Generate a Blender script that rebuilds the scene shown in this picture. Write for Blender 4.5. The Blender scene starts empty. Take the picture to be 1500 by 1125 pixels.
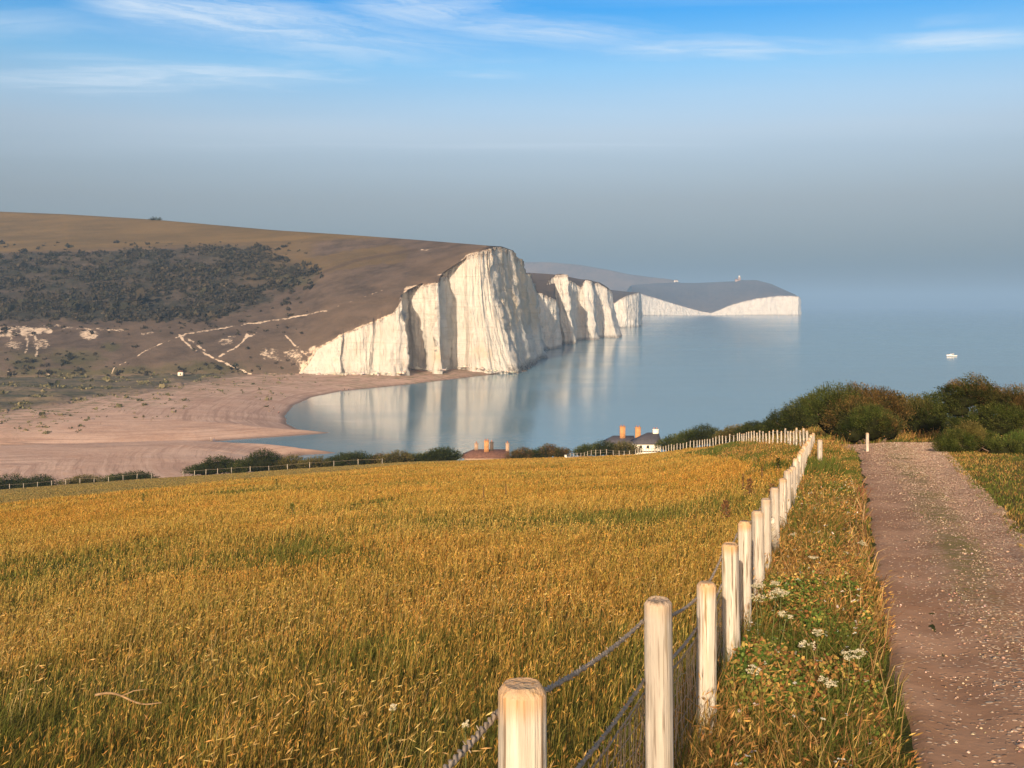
import bpy, math, random
import numpy as np
from mathutils import Vector, Matrix
R = math.radians
rng = np.random.default_rng(7)
random.seed(7)
S = bpy.context.scene
COL = S.collection
EYE = 50.0            # eye height above the sea, metres
HZ = 447.0            # image row of the horizon in the 1500 px wide photograph
F = 1500.0

# ------------------------------------------------------------------ helpers
def at(px, py, Y):
    """the world point seen at photo pixel (px,py) at distance Y"""
    return np.array([(px - 750.0) / F * Y, Y, EYE - (py - HZ) / F * Y])

def sm(a, b, x):
    t = np.clip((np.asarray(x, float) - a) / (b - a), 0, 1)
    return t * t * (3 - 2 * t)

def _h(i, j, k, s):
    n = (i * 374761393 + j * 668265263 + k * 2147483647 + s * 1274126177) & 0xFFFFFFFF
    n = ((n ^ (n >> 13)) * 1274126177) & 0xFFFFFFFF
    n = ((n ^ (n >> 16)) * 2246822519) & 0xFFFFFFFF
    return ((n ^ (n >> 15)) & 0xFFFFFF) / float(0xFFFFFF) * 2 - 1

def vn(x, y, z=0.0, s=0):
    x, y, z = np.broadcast_arrays(np.asarray(x, float), np.asarray(y, float), np.asarray(z, float))
    i, j, k = (np.floor(a).astype(np.int64) for a in (x, y, z))
    fx, fy, fz = x - i, y - j, z - k
    fx, fy, fz = (f * f * (3 - 2 * f) for f in (fx, fy, fz))
    r = 0
    for a in (0, 1):
        for b in (0, 1):
            for c in (0, 1):
                r = r + _h(i + a, j + b, k + c, s) * (fx if a else 1 - fx) * (fy if b else 1 - fy) * (fz if c else 1 - fz)
    return r

def fbm(x, y, z=0.0, s=0, o=4):
    r, a, f = 0, .5, 1.0
    for q in range(o):
        r = r + a * vn(np.asarray(x) * f, np.asarray(y) * f, np.asarray(z) * f, s + q * 17)
        a *= .5; f *= 2.03
    return r

def link(o, parent=None):
    COL.objects.link(o)
    if parent is not None:
        o.parent = parent
    return o

def tag(o, label=None, cat=None, group=None, kind=None):
    if label: o['label'] = label
    if cat: o['category'] = cat
    if group: o['group'] = group
    if kind: o['kind'] = kind
    return o

def empty(name, loc=(0, 0, 0), rz=0.0):
    o = bpy.data.objects.new(name, None)
    o.empty_display_size = .2
    o.location = [float(c) for c in loc]
    o.rotation_euler = (0, 0, rz)
    return link(o)

def mesh(name, V, faces, mat, parent=None, cols=None, attrs=None, smooth=False, n=None):
    """V (N,3); faces (M,3|4) int array"""
    V = np.ascontiguousarray(V, dtype=np.float32)
    me = bpy.data.meshes.new(name)
    me.vertices.add(len(V)); me.vertices.foreach_set('co', V.ravel())
    if isinstance(faces, np.ndarray):
        faces = [faces]
    tot = sum(f.size for f in faces); cnt = sum(len(f) for f in faces)
    me.loops.add(tot); me.polygons.add(cnt)
    me.loops.foreach_set('vertex_index', np.concatenate([f.ravel() for f in faces]).astype(np.int32))
    sizes = np.concatenate([np.full(len(f), f.shape[1]) for f in faces]).astype(np.int32)
    st = np.zeros(cnt, np.int32); st[1:] = np.cumsum(sizes)[:-1]
    me.polygons.foreach_set('loop_start', st)
    me.polygons.foreach_set('loop_total', sizes)
    if smooth:
        me.polygons.foreach_set('use_smooth', np.ones(cnt, bool))
    me.update(calc_edges=True)
    if cols is not None:
        a = me.attributes.new('col', 'FLOAT_COLOR', 'POINT')
        c = np.ones((len(V), 4), np.float32); c[:, :3] = cols
        a.data.foreach_set('color', c.ravel())
    for k, v in (attrs or {}).items():
        a = me.attributes.new(k, 'FLOAT', 'POINT')
        a.data.foreach_set('value', np.ascontiguousarray(v, dtype=np.float32).ravel())
    if mat is not None:
        me.materials.append(mat)
    return link(bpy.data.objects.new(name, me), parent)

def gridfaces(r, c):
    i = np.arange(r * c).reshape(r, c)
    return np.stack([i[:-1, :-1], i[:-1, 1:], i[1:, 1:], i[1:, :-1]], -1).reshape(-1, 4)

class MB:
    """collects simple shapes into one mesh"""
    def __init__(s): s.v = []; s.q = []; s.t = []; s.n = 0
    def add(s, V, q=None, t=None):
        V = np.asarray(V, float).reshape(-1, 3)
        if q is not None: s.q.append(np.asarray(q, int).reshape(-1, 4) + s.n)
        if t is not None: s.t.append(np.asarray(t, int).reshape(-1, 3) + s.n)
        s.v.append(V); s.n += len(V); return s
    def box(s, a, b, rz=0.0, c=(0, 0, 0)):
        a, b = np.array(a, float), np.array(b, float)
        V = np.array([[x, y, z] for z in (a[2], b[2]) for y in (a[1], b[1]) for x in (a[0], b[0])])
        if rz:
            cs, sn = math.cos(rz), math.sin(rz); V[:, :2] = V[:, :2] @ np.array([[cs, sn], [-sn, cs]])
        V = V + np.array(c)
        return s.add(V, [[0, 2, 3, 1], [4, 5, 7, 6], [0, 1, 5, 4], [2, 6, 7, 3], [0, 4, 6, 2], [1, 3, 7, 5]])
    def tube(s, pts, rad, k=8, cap=True):
        P = np.asarray(pts, float); n = len(P)
        rad = np.broadcast_to(np.asarray(rad, float), (n,))
        T = np.gradient(P, axis=0); T /= np.linalg.norm(T, axis=1)[:, None] + 1e-12
        up = np.array([0, 0, 1.0]) if abs(T[0][2]) < .9 else np.array([1.0, 0, 0])
        U = np.cross(T, up); U /= np.linalg.norm(U, axis=1)[:, None] + 1e-12
        W = np.cross(U, T)
        an = np.arange(k) / k * 2 * math.pi
        V = P[:, None] + rad[:, None, None] * (np.cos(an)[None, :, None] * U[:, None] + np.sin(an)[None, :, None] * W[:, None])
        V = V.reshape(-1, 3)
        i = np.arange(n * k).reshape(n, k); j = np.roll(i, -1, 1)
        q = np.stack([i[:-1], j[:-1], j[1:], i[1:]], -1).reshape(-1, 4)
        t = None
        if cap:
            V = np.vstack([V, P[:1], P[-1:]]); a, b = n * k, n * k + 1
            t = [[a, j[0, m], i[0, m]] for m in range(k)] + [[b, i[-1, m], j[-1, m]] for m in range(k)]
        return s.add(V, q, t)
    def build(s, name, mat, parent=None, smooth=False):
        fs = []
        if s.q: fs.append(np.vstack(s.q))
        if s.t: fs.append(np.vstack(s.t))
        return mesh(name, np.vstack(s.v), fs, mat, parent, smooth=smooth)

# ------------------------------------------------------------------ materials
class Mat:
    def __init__(s, name):
        s.m = bpy.data.materials.new(name); s.m.use_nodes = True
        s.t = s.m.node_tree; s.t.nodes.clear()
        s.out = s.t.nodes.new('ShaderNodeOutputMaterial')
    def n(s, typ, **k):
        nd = s.t.nodes.new('ShaderNode' + typ)
        for a, v in k.items():
            if a.startswith('i_'):
                key = a[2:]; key = int(key) if key.isdigit() else key.replace('_', ' ')
                s.set(nd.inputs[key], v)
            else: setattr(nd, a, v)
        return nd
    def set(s, sock, v):
        if isinstance(v, bpy.types.NodeSocket): s.t.links.new(v, sock)
        elif isinstance(v, (tuple, list)) and len(v) == 3 and sock.type == 'RGBA': sock.default_value = (*v, 1)
        else: sock.default_value = v
    def pos(s): return s.n('NewGeometry').outputs['Position']
    def obj(s): return s.n('TexCoord').outputs['Object']
    def attr(s, name, fac=True):
        a = s.n('Attribute', attribute_name=name); return a.outputs['Fac' if fac else 'Color']
    def scale(s, v, sc):
        m = s.n('Mapping'); s.set(m.inputs['Vector'], v); m.inputs['Scale'].default_value = sc if isinstance(sc, tuple) else (sc,) * 3
        return m.outputs[0]
    def noise(s, v, scale=1, detail=4, rough=.55, dist=0):
        nd = s.n('TexNoise'); s.set(nd.inputs['Vector'], v)
        nd.inputs['Scale'].default_value = scale; nd.inputs['Detail'].default_value = detail
        nd.inputs['Roughness'].default_value = rough; nd.inputs['Distortion'].default_value = dist
        return nd.outputs['Fac']
    def ramp(s, f, a, b):
        """smooth 0..1 between a and b"""
        r = s.n('MapRange', interpolation_type='SMOOTHSTEP'); s.set(r.inputs[0], f)
        r.inputs[1].default_value = a; r.inputs[2].default_value = b
        return r.outputs[0]
    def mix(s, f, a, b, mode='MIX'):
        m = s.n('MixRGB', blend_type=mode); s.set(m.inputs[0], f); s.set(m.inputs[1], a); s.set(m.inputs[2], b)
        return m.outputs[0]
    def math(s, op, a, b=0.0):
        m = s.n('Math', operation=op); s.set(m.inputs[0], a); s.set(m.inputs[1], b); return m.outputs[0]
    def bump(s, h, strength=.5, dist=.1):
        b = s.n('Bump'); s.set(b.inputs['Height'], h); b.inputs['Strength'].default_value = strength; b.inputs['Distance'].default_value = dist
        return b.outputs[0]
    def pbr(s, col, rough=.8, normal=None, spec=.3, **k):
        p = s.n('BsdfPrincipled'); s.set(p.inputs['Base Color'], col); s.set(p.inputs['Roughness'], rough)
        p.inputs['Specular IOR Level'].default_value = spec
        if normal is not None: s.set(p.inputs['Normal'], normal)
        for a, v in k.items(): s.set(p.inputs[a.replace('_', ' ')], v)
        s.t.links.new(p.outputs[0], s.out.inputs[0]); return s.m

def foliage_mat(name, trans=.3, var=.25):
    m = Mat(name); c = m.attr('col', False)
    f = m.noise(m.pos(), 3.0, 2)
    c = m.mix(1.0, c, m.mix(m.ramp(f, .3, .7), (1 - var,) * 3, (1 + var,) * 3), 'MULTIPLY')
    d = m.n('BsdfDiffuse'); m.set(d.inputs[0], c)
    t = m.n('BsdfTranslucent'); m.set(t.inputs[0], c)
    x = m.n('MixShader'); x.inputs[0].default_value = trans
    m.t.links.new(d.outputs[0], x.inputs[1]); m.t.links.new(t.outputs[0], x.inputs[2])
    m.t.links.new(x.outputs[0], m.out.inputs[0]); return m.m

def plain(name, col, rough=.8, var=.2, sc=4.0, spec=.3):
    m = Mat(name); f = m.noise(m.obj(), sc, 5)
    c = m.mix(m.ramp(f, .3, .7), tuple(x * (1 - var) for x in col), tuple(min(1, x * (1 + var)) for x in col))
    return m.pbr(c, rough, spec=spec)

# ------------------------------------------------------------------ camera, sun, sky, air
SUN_EL, SUN_PHI = R(18.5), R(14)      # low sun behind the camera, to its left
cam = bpy.data.cameras.new('camera'); cam.lens = 36; cam.sensor_width = 36
cam.shift_y = (HZ - 562.5) / 1500.0; cam.clip_start = .05; cam.clip_end = 90000
co = link(bpy.data.objects.new('camera', cam)); co.location = (0, 0, EYE); co.rotation_euler = (R(90), 0, 0)
S.camera = co
sv = Vector((-math.sin(SUN_PHI) * math.cos(SUN_EL), -math.cos(SUN_PHI) * math.cos(SUN_EL), math.sin(SUN_EL)))
sl = bpy.data.lights.new('sun', 'SUN'); sl.energy = 5.0; sl.angle = R(.53); sl.color = (1, .79, .55)
so = link(bpy.data.objects.new('sun', sl)); so.rotation_euler = sv.to_track_quat('Z', 'Y').to_euler(); so.location = (-30, -60, 120)

def build_world():
    w = bpy.data.worlds.new('World'); S.world = w; w.use_nodes = True
    t = w.node_tree; t.nodes.clear()
    m = Mat.__new__(Mat); m.t = t
    out = m.n('OutputWorld'); bg = m.n('Background')
    sky = m.n('TexSky', sky_type='NISHITA', sun_disc=False, sun_elevation=SUN_EL, sun_rotation=math.pi + SUN_PHI,
              altitude=50, air_density=1.0, dust_density=1.2, ozone_density=2.0)
    d = m.n('TexCoord').outputs['Generated']
    sx = m.n('SeparateXYZ'); m.set(sx.inputs[0], d)
    z = sx.outputs['Z']
    # clear evening air overhead, greyer towards the horizon
    cr = m.n('ValToRGB'); m.set(cr.inputs[0], z); e = cr.color_ramp.elements
    while len(e) < len(SKY_TINT): e.new(.5)
    for q, (pp, cc) in zip(e, SKY_TINT): q.position = pp; q.color = (*[v / 2 for v in cc], 1)
    tint = m.mix(1.0, cr.outputs[0], (2, 2, 2), 'MULTIPLY')
    tint = m.mix(m.ramp(sx.outputs['Y'], .25, -.35), tint, SUNSIDE)      # sun's side of the sky warmed and brightened, added to fill the shade
    c = m.mix(1.0, sky.outputs[0], tint, 'MULTIPLY')
    # cirrus: streaks on a high flat layer (direction / height)
    zc = m.math('MAXIMUM', z, .02)
    u = m.math('DIVIDE', sx.outputs['X'], zc); v = m.math('DIVIDE', sx.outputs['Y'], zc)
    cu = m.n('CombineXYZ'); m.set(cu.inputs[0], u); m.set(cu.inputs[1], v)
    mp = m.n('Mapping'); m.set(mp.inputs[0], cu.outputs[0]); mp.inputs['Rotation'].default_value = (0, 0, R(CIRRUS_ROT)); mp.inputs['Scale'].default_value = (.10, .9, 1)
    wv = m.noise(m.scale(cu.outputs[0], .5), 1.0, 3)
    f1 = m.noise(mp.outputs[0], 1.0, 7, .62, .6)
    f2 = m.noise(m.scale(cu.outputs[0], (.12, .3, 1)), 1.0, 3)
    st = m.math('MULTIPLY', m.ramp(f1, .42, .74), m.math('MULTIPLY', m.ramp(f2, .36, .60), .62))
    cl = st
    # long single streaks: (x0,y0,x1,y1,width,strength) as azimuth/height slopes
    az = m.math('DIVIDE', sx.outputs['X'], m.math('MAXIMUM', sx.outputs['Y'], .05))
    el = m.math('DIVIDE', z, m.math('MAXIMUM', sx.outputs['Y'], .05))
    rag = m.noise(m.scale(cu.outputs[0], (.35, .9, 1)), 1.3, 6, .65, .4)
    for (x0, y0, x1, y1, wd, sg, tap) in STREAKS:
        a0, e0, a1, e1 = (x0 - 750) / F, (HZ - y0) / F, (x1 - 750) / F, (HZ - y1) / F
        k = (e1 - e0) / (a1 - a0)
        line = m.math('ADD', m.math('MULTIPLY', m.math('SUBTRACT', az, a0), k), e0)
        line = m.math('ADD', line, m.math('MULTIPLY', m.math('SUBTRACT', rag, .5), wd / F * 2.2))
        sd = m.math('SUBTRACT', el, line); dd = m.math('ABSOLUTE', sd)
        g = m.ramp(dd, wd / F * 1.5, 0.0)
        fc = m.n('CombineXYZ'); m.set(fc.inputs[0], m.math('MULTIPLY', m.math('ADD', az, m.math('MULTIPLY', sd, 4.0)), 7.0)); m.set(fc.inputs[1], m.math('MULTIPLY', sd, 95.0)); fc.inputs[2].default_value = x0 * .013
        g = m.math('MULTIPLY', g, m.math('ADD', .42, m.math('MULTIPLY', m.ramp(m.noise(fc.outputs[0], 1.0, 6, .62, .8), .34, .66), .58)))
        L = a1 - a0
        e = m.math('MULTIPLY', m.ramp(az, a0, a0 + L * tap), m.ramp(az, a1 + L * .12, a1 - L * .6))
        g = m.math('MULTIPLY', m.math('MULTIPLY', g, e), m.math('MULTIPLY', m.ramp(rag, .20, .60), sg))
        cl = m.math('MAXIMUM', cl, g)
    veil = m.math('MULTIPLY', m.ramp(z, .05, .16), m.math('MULTIPLY', m.ramp(z, .30, .17), m.ramp(f2, .3, .65)))
    cl = m.math('MAXIMUM', cl, m.math('MULTIPLY', veil, .34))
    cl = m.math('MULTIPLY', cl, m.ramp(z, .10, .19))
    c = m.mix(m.math('MULTIPLY', cl, .8), c, CLOUD)
    m.set(bg.inputs[0], c); bg.inputs[1].default_value = .1
    t.links.new(bg.outputs[0], out.inputs[0])
SKY_TINT = [(0, (.22, .26, .39)), (.035, (.23, .27, .38)), (.10, (.59, .495, .505)), (.165, (.98, .84, .80)), (.225, (.62, 1.0, 1.14)), (.285, (.07, .77, 1.24)), (.6, (.5, .8, 1.0))]
SUNSIDE, CLOUD = (2.2, 1.5, .96), (5.6, 6.4, 7.2)
CIRRUS_ROT = -8
STREAKS = [(60, -6, 800, 96, 40, 1.0, .2), (440, -10, 1080, 84, 32, 1.0, .25), (-200, 118, 1040, 106, 26, .9, .3), (-60, 140, 520, 128, 12, .5, .4), (-100, 84, 420, 96, 16, .35, .4), (560, 96, 870, 118, 11, .8, .4),
           (1200, 70, 1640, 48, 17, 1.0, .3), (800, 80, 1460, 60, 22, .85, .3), (500, 140, 1600, 128, 20, .5, .3), (-300, 60, 260, 30, 26, .5, .4), (1280, 40, 1520, 18, 14, .4, .4), (1000, 96, 1500, 118, 14, .4, .4),
           (-100, 20, 300, 60, 18, .3, .4), (700, 196, 1500, 212, 12, .25, .4)]
build_world()
S.view_settings.view_transform = 'Standard'; S.view_settings.look = 'None'
S.view_settings.exposure = 0.5; S.view_settings.gamma = 1; S.view_settings.use_curve_mapping = False
c_ = S.cycles
c_.use_denoising = True
try: c_.denoiser = 'OPENIMAGEDENOISE'
except Exception: pass
c_.max_bounces = 5; c_.diffuse_bounces = 3; c_.glossy_bounces = 2; c_.transmission_bounces = 3; c_.transparent_max_bounces = 8; c_.volume_bounces = 0
try: c_.denoising_prefilter = 'ACCURATE'; c_.denoising_input_passes = 'RGB_ALBEDO_NORMAL'
except Exception: pass
c_.caustics_reflective = False; c_.caustics_refractive = False
c_.sample_clamp_indirect = 4.0

def build_haze():
    m = Mat('haze_air'); v = m.n('VolumePrincipled')
    v.inputs['Color'].default_value = (*HAZE_COL, 1); v.inputs['Density'].default_value = HAZE_D
    v.inputs['Anisotropy'].default_value = 0.0
    m.t.links.new(v.outputs[0], m.out.inputs['Volume'])
    b = MB(); b.box((-26000, -400, -6), (26000, 26000, 305))
    o = b.build('haze', m.m); tag(o, 'thin blue evening haze over the bay and cliffs', 'haze', kind='stuff')
HAZE_COL, HAZE_D = (.36, .62, 1.0), 1.4e-4
build_haze()
# ------------------------------------------------------------------ near hillside
_px = np.array([-900, -300, 0, 200, 400, 600, 830, 930, 970, 1080, 1190, 1300, 1500, 2600.])
_Yc = np.array([230, 225, 220, 210, 200, 190, 200, 200, 170, 110, 80, 75, 72, 70.])
_yc = np.array([770, 738, 718, 703, 690, 677, 671, 666.5, 662, 648, 634, 632, 630, 625.])
_sa = np.array([.25, .25, .25, .25, .25, .2, .07, .07, .07, .12, .22, .25, .25, .25])
_pd = np.linspace(-900, 2600, 701)
def _smooth(a, n=9):
    k = np.hanning(n + 2)[1:-1]; k /= k.sum(); return np.convolve(np.pad(a, n // 2, 'edge'), k, 'valid')
CYc, Cyc, Csa = (_smooth(np.interp(_pd, _px, a)) for a in (_Yc, _yc, _sa))

def Hn(X, Y):
    """height of the near hillside"""
    X = np.asarray(X, float); Y = np.asarray(Y, float)
    px = 750 + F * X / np.maximum(Y, 5.0)
    Yc, yc, sa = (np.interp(px, _pd, a) for a in (CYc, Cyc, Csa))
    m = ((yc - HZ) / F * Yc - 2.05) / Yc
    w = sm(0, 12, Y)
    m = m * w + .125 * (1 - w)
    D = 1.65 + .4 * (1 - np.exp(-np.maximum(Y, 0) / 6)) + m * Y
    d = np.maximum(Y - Yc, 0)
    D = D + sa * (d - 25 * (1 - np.exp(-d / 25)))
    z = EYE - D
    far = sm(25, 90, Y)
    z = z + .12 * far * fbm(X / 14, Y / 14, 0, 3, 3)
    return np.maximum(z, -4.5 + 0 * z)

def fence_x(Y): return -.69 + .31 * np.asarray(Y, float)
def road_l(Y): return .3 + .33 * np.asarray(Y, float) - 1.3 * sm(43, 50, Y)
def road_r(Y): return 1.9 + .38 * np.asarray(Y, float) + 1.0 * sm(42, 50, Y)
FAR_FENCE = [(1185, 44), (1150, 60), (1080, 100), (1020, 135), (970, 165), (930, 190), (905, 196), (880, 198), (858, 200), (832, 200)]
_ffx = np.array([(p - 750) / F * y for p, y in FAR_FENCE]); _ffy = np.array([float(y) for p, y in FAR_FENCE])
def gold_right(Y):
    """right-hand edge of the hay field"""
    Y = np.asarray(Y, float)
    return np.where(Y < 44, fence_x(Y), np.interp(Y, _ffy, _ffx))
def gold_far(X, Y):
    """>0 past the far edge of the hay field (short pale pasture beyond)"""
    ye = np.interp(X, [-110, -44, -30, -15, -6, 4, 20], [62, 88, 126, 150, 186, 215, 230])
    return Y - ye

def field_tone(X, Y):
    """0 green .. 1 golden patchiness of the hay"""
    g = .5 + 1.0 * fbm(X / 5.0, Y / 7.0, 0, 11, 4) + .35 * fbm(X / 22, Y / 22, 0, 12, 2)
    g = g - .04 + .46 * sm(9, 34, Y)  # golden rises with distance: field trait plus sunlit tips put into the colour
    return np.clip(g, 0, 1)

def build_near_ground():
    nu, nv = 420, 460
    u = np.linspace(-1, 1, nu); v = np.linspace(0, 1, nv)
    xs = 320 * np.sinh(3.2 * u) / np.sinh(3.2) + 4
    ys = -70 + 500 * (.25 * v + .75 * v ** 2.6)
    X, Y = np.meshgrid(xs, ys)
    Z = Hn(X, Y)
    hay = ((X < gold_right(Y)) & (gold_far(X, Y) < 0)).astype(float)
    turfy = (X > .45 * road_l(Y) + .55 * road_r(Y)) & (Y > 6) & (Y < 60)
    past = sm(-3, 6, gold_far(X, Y)) * (X < gold_right(Y))
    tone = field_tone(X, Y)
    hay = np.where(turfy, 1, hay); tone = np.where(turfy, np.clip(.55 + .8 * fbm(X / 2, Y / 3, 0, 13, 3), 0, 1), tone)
    m = Mat('meadow_soil'); p = m.pos()
    f = m.noise(p, 1.6, 6, .65); f2 = m.noise(p, .25, 4)
    g = m.mix(m.ramp(f, .3, .7), (.030, .034, .010), (.085, .085, .022))
    h = m.mix(m.ramp(f, .3, .72), (.10, .075, .018), (.30, .185, .05))
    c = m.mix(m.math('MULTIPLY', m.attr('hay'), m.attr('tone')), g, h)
    ps = m.mix(m.ramp(f2, .35, .65), (.13, .115, .05), (.20, .16, .075))
    c = m.mix(m.attr('past'), c, ps)
    mat = m.pbr(c, 1.0, m.bump(f, .6, .08), spec=.05)
    o = mesh('ground', np.stack([X, Y, Z], -1).reshape(-1, 3), gridfaces(nv, nu), mat,
             attrs={'hay': hay, 'past': past, 'tone': tone}, smooth=True)
    tag(o, 'grassy hillside sloping down towards the bay', 'hillside', kind='structure')
build_near_ground()

def build_road():
    nv, nu = 420, 56
    Yv = 1.0 + 56 * np.linspace(0, 1, nv) ** 1.4
    u = np.linspace(-.12, 1.12, nu)
    U, Y = np.meshgrid(u, Yv)
    L, Rr = road_l(Y), road_r(Y)
    X = L + (Rr - L) * U
    en = .055 * fbm(Y / .9, U * 3, 0, 21, 4) + .05 * fbm(Y / 4, U, 0, 22, 2)
    edge = np.minimum(U + en, 1 - U + en * 1.5)
    rut = -.035 * np.exp(-((U - .22) / .12) ** 2) - .035 * np.exp(-((U - .74) / .12) ** 2)
    endz = sm(57, 52, Y + 3 * en)
    Z = Hn(X, Y) + .075 * sm(-.03, .06, edge) * endz - .035 + rut + .012 * fbm(X * 3, Y * 3, 0, 23, 3)
    mid = np.clip(1.25 * np.exp(-((U - .47 - .10 * fbm(Y / 5, 0, 0, 26, 2)) / .12) ** 2), 0, 1) * sm(7, 14, Y) * np.clip(.75 + 1.1 * fbm(X / .8, Y / 2, 0, 27, 3), 0, 1)
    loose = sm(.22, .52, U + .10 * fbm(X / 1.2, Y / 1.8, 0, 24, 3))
    m = Mat('gravel'); p = m.pos()
    vo = m.n('TexVoronoi', feature='F1'); m.set(vo.inputs['Vector'], p); vo.inputs['Scale'].default_value = 27
    vo2 = m.n('TexVoronoi', feature='F1'); m.set(vo2.inputs['Vector'], p); vo2.inputs['Scale'].default_value = 15
    sp = m.n('SeparateColor'); m.set(sp.inputs[0], vo.outputs['Color'])
    sp2 = m.n('SeparateColor'); m.set(sp2.inputs[0], vo2.outputs['Color'])
    n1 = m.noise(p, .9, 6, .6)
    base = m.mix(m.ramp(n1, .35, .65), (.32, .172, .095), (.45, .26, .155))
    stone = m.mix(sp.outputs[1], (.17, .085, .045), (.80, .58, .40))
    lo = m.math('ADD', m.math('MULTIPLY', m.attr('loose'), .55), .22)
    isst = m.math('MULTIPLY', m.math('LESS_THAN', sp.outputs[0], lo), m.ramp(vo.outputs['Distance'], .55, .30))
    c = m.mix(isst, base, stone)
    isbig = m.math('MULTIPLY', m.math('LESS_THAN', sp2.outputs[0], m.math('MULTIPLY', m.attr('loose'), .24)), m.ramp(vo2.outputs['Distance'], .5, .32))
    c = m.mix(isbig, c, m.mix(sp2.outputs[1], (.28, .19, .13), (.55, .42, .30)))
    n2 = m.noise(p, 7, 5, .7)
    gr = m.mix(m.ramp(n2, .35, .65), (.11, .10, .03), (.25, .19, .06))
    c = m.mix(m.math('MULTIPLY', m.attr('mid'), m.ramp(n2, .34, .55)), c, gr)
    hgt = m.math('ADD', m.math('MULTIPLY', isst, .5), m.math('ADD', isbig, m.math('MULTIPLY', n2, .5)))
    mat = m.pbr(c, .95, m.bump(hgt, .9, .02), spec=.15)
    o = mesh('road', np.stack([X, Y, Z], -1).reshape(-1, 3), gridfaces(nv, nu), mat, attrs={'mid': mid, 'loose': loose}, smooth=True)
    tag(o, 'reddish brown gravel track running down beside the fence', 'track', kind='structure')
build_road()

# ------------------------------------------------------------------ sea, beach, valley floor
def build_sea():
    m = Mat('sea_water'); p = m.pos()
    f = m.noise(m.scale(p, (.05, .16, .1)), 1.0, 5, .6)
    f2 = m.noise(m.scale(p, (.004, .010, .01)), 1.0, 4)
    c = m.mix(m.ramp(f2, .3, .7), (.105, .225, .295), (.13, .255, .325))
    r = m.math('ADD', m.math('MULTIPLY', m.ramp(f2, .35, .65), .05), .115)
    p_ = m.n('BsdfPrincipled'); m.set(p_.inputs['Base Color'], c); m.set(p_.inputs['Roughness'], r)
    p_.inputs['IOR'].default_value = 1.33
    m.set(p_.inputs['Normal'], m.bump(f, .07, .4))
    m.t.links.new(p_.outputs[0], m.out.inputs[0])
    o = mesh('sea', np.array([[-25000, 120, 0], [25000, 120, 0], [25000, 25000, 0], [-25000, 25000, 0.]]), np.array([[0, 1, 2, 3]]), m.m)
    tag(o, 'calm blue sea filling the bay out to the horizon', 'sea', kind='structure')
build_sea()

def Yz(py, z=0.0): return (EYE - z) * F / (py - HZ)
# waterline, far beach then the spit and the near shingle bank, photo pixels at sea level
FARSHORE = [(900, 490), (762, 490), (757, 545), (700, 551), (650, 557), (600, 563), (550, 568), (500, 573), (455, 582), (428, 595), (417, 609), (420, 621), (436, 629), (484, 634),
            (440, 637.5), (340, 644.5), (290, 648.5), (150, 651.5), (-100, 656), (-700, 664)]
NEARSHORE = [(-700, 676), (-100, 664), (150, 657), (285, 652.5), (330, 654.5), (400, 657.5), (440, 660.5), (492, 663.5), (450, 666), (418, 671), (405, 680), (420, 700), (520, 740), (700, 790)]
def plan(pts): return np.array([[(a - 750) / F * Yz(b), Yz(b)] for a, b in pts])
WATER = np.vstack([plan(FARSHORE), plan(NEARSHORE), np.array([[900, 150], [900, 900]])])

def inside(P, poly):
    x, y = P[:, 0], P[:, 1]; r = np.zeros(len(P), bool); n = len(poly)
    for i in range(n):
        (x1, y1), (x2, y2) = poly[i], poly[(i + 1) % n]
        if y1 == y2: continue
        c = ((y1 > y) != (y2 > y)) & (x < (x2 - x1) * (y - y1) / (y2 - y1) + x1)
        r ^= c
    return r

def dist_poly(P, poly, closed=False):
    d = np.full(len(P), 1e9); n = len(poly)
    for i in range(n if closed else n - 1):
        a, b = np.asarray(poly[i], float), np.asarray(poly[(i + 1) % n], float)
        ab = b - a; t = np.clip(((P - a) @ ab) / (ab @ ab + 1e-12), 0, 1)
        d = np.minimum(d, np.linalg.norm(P - a - t[:, None] * ab, axis=1))
    return d

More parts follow.
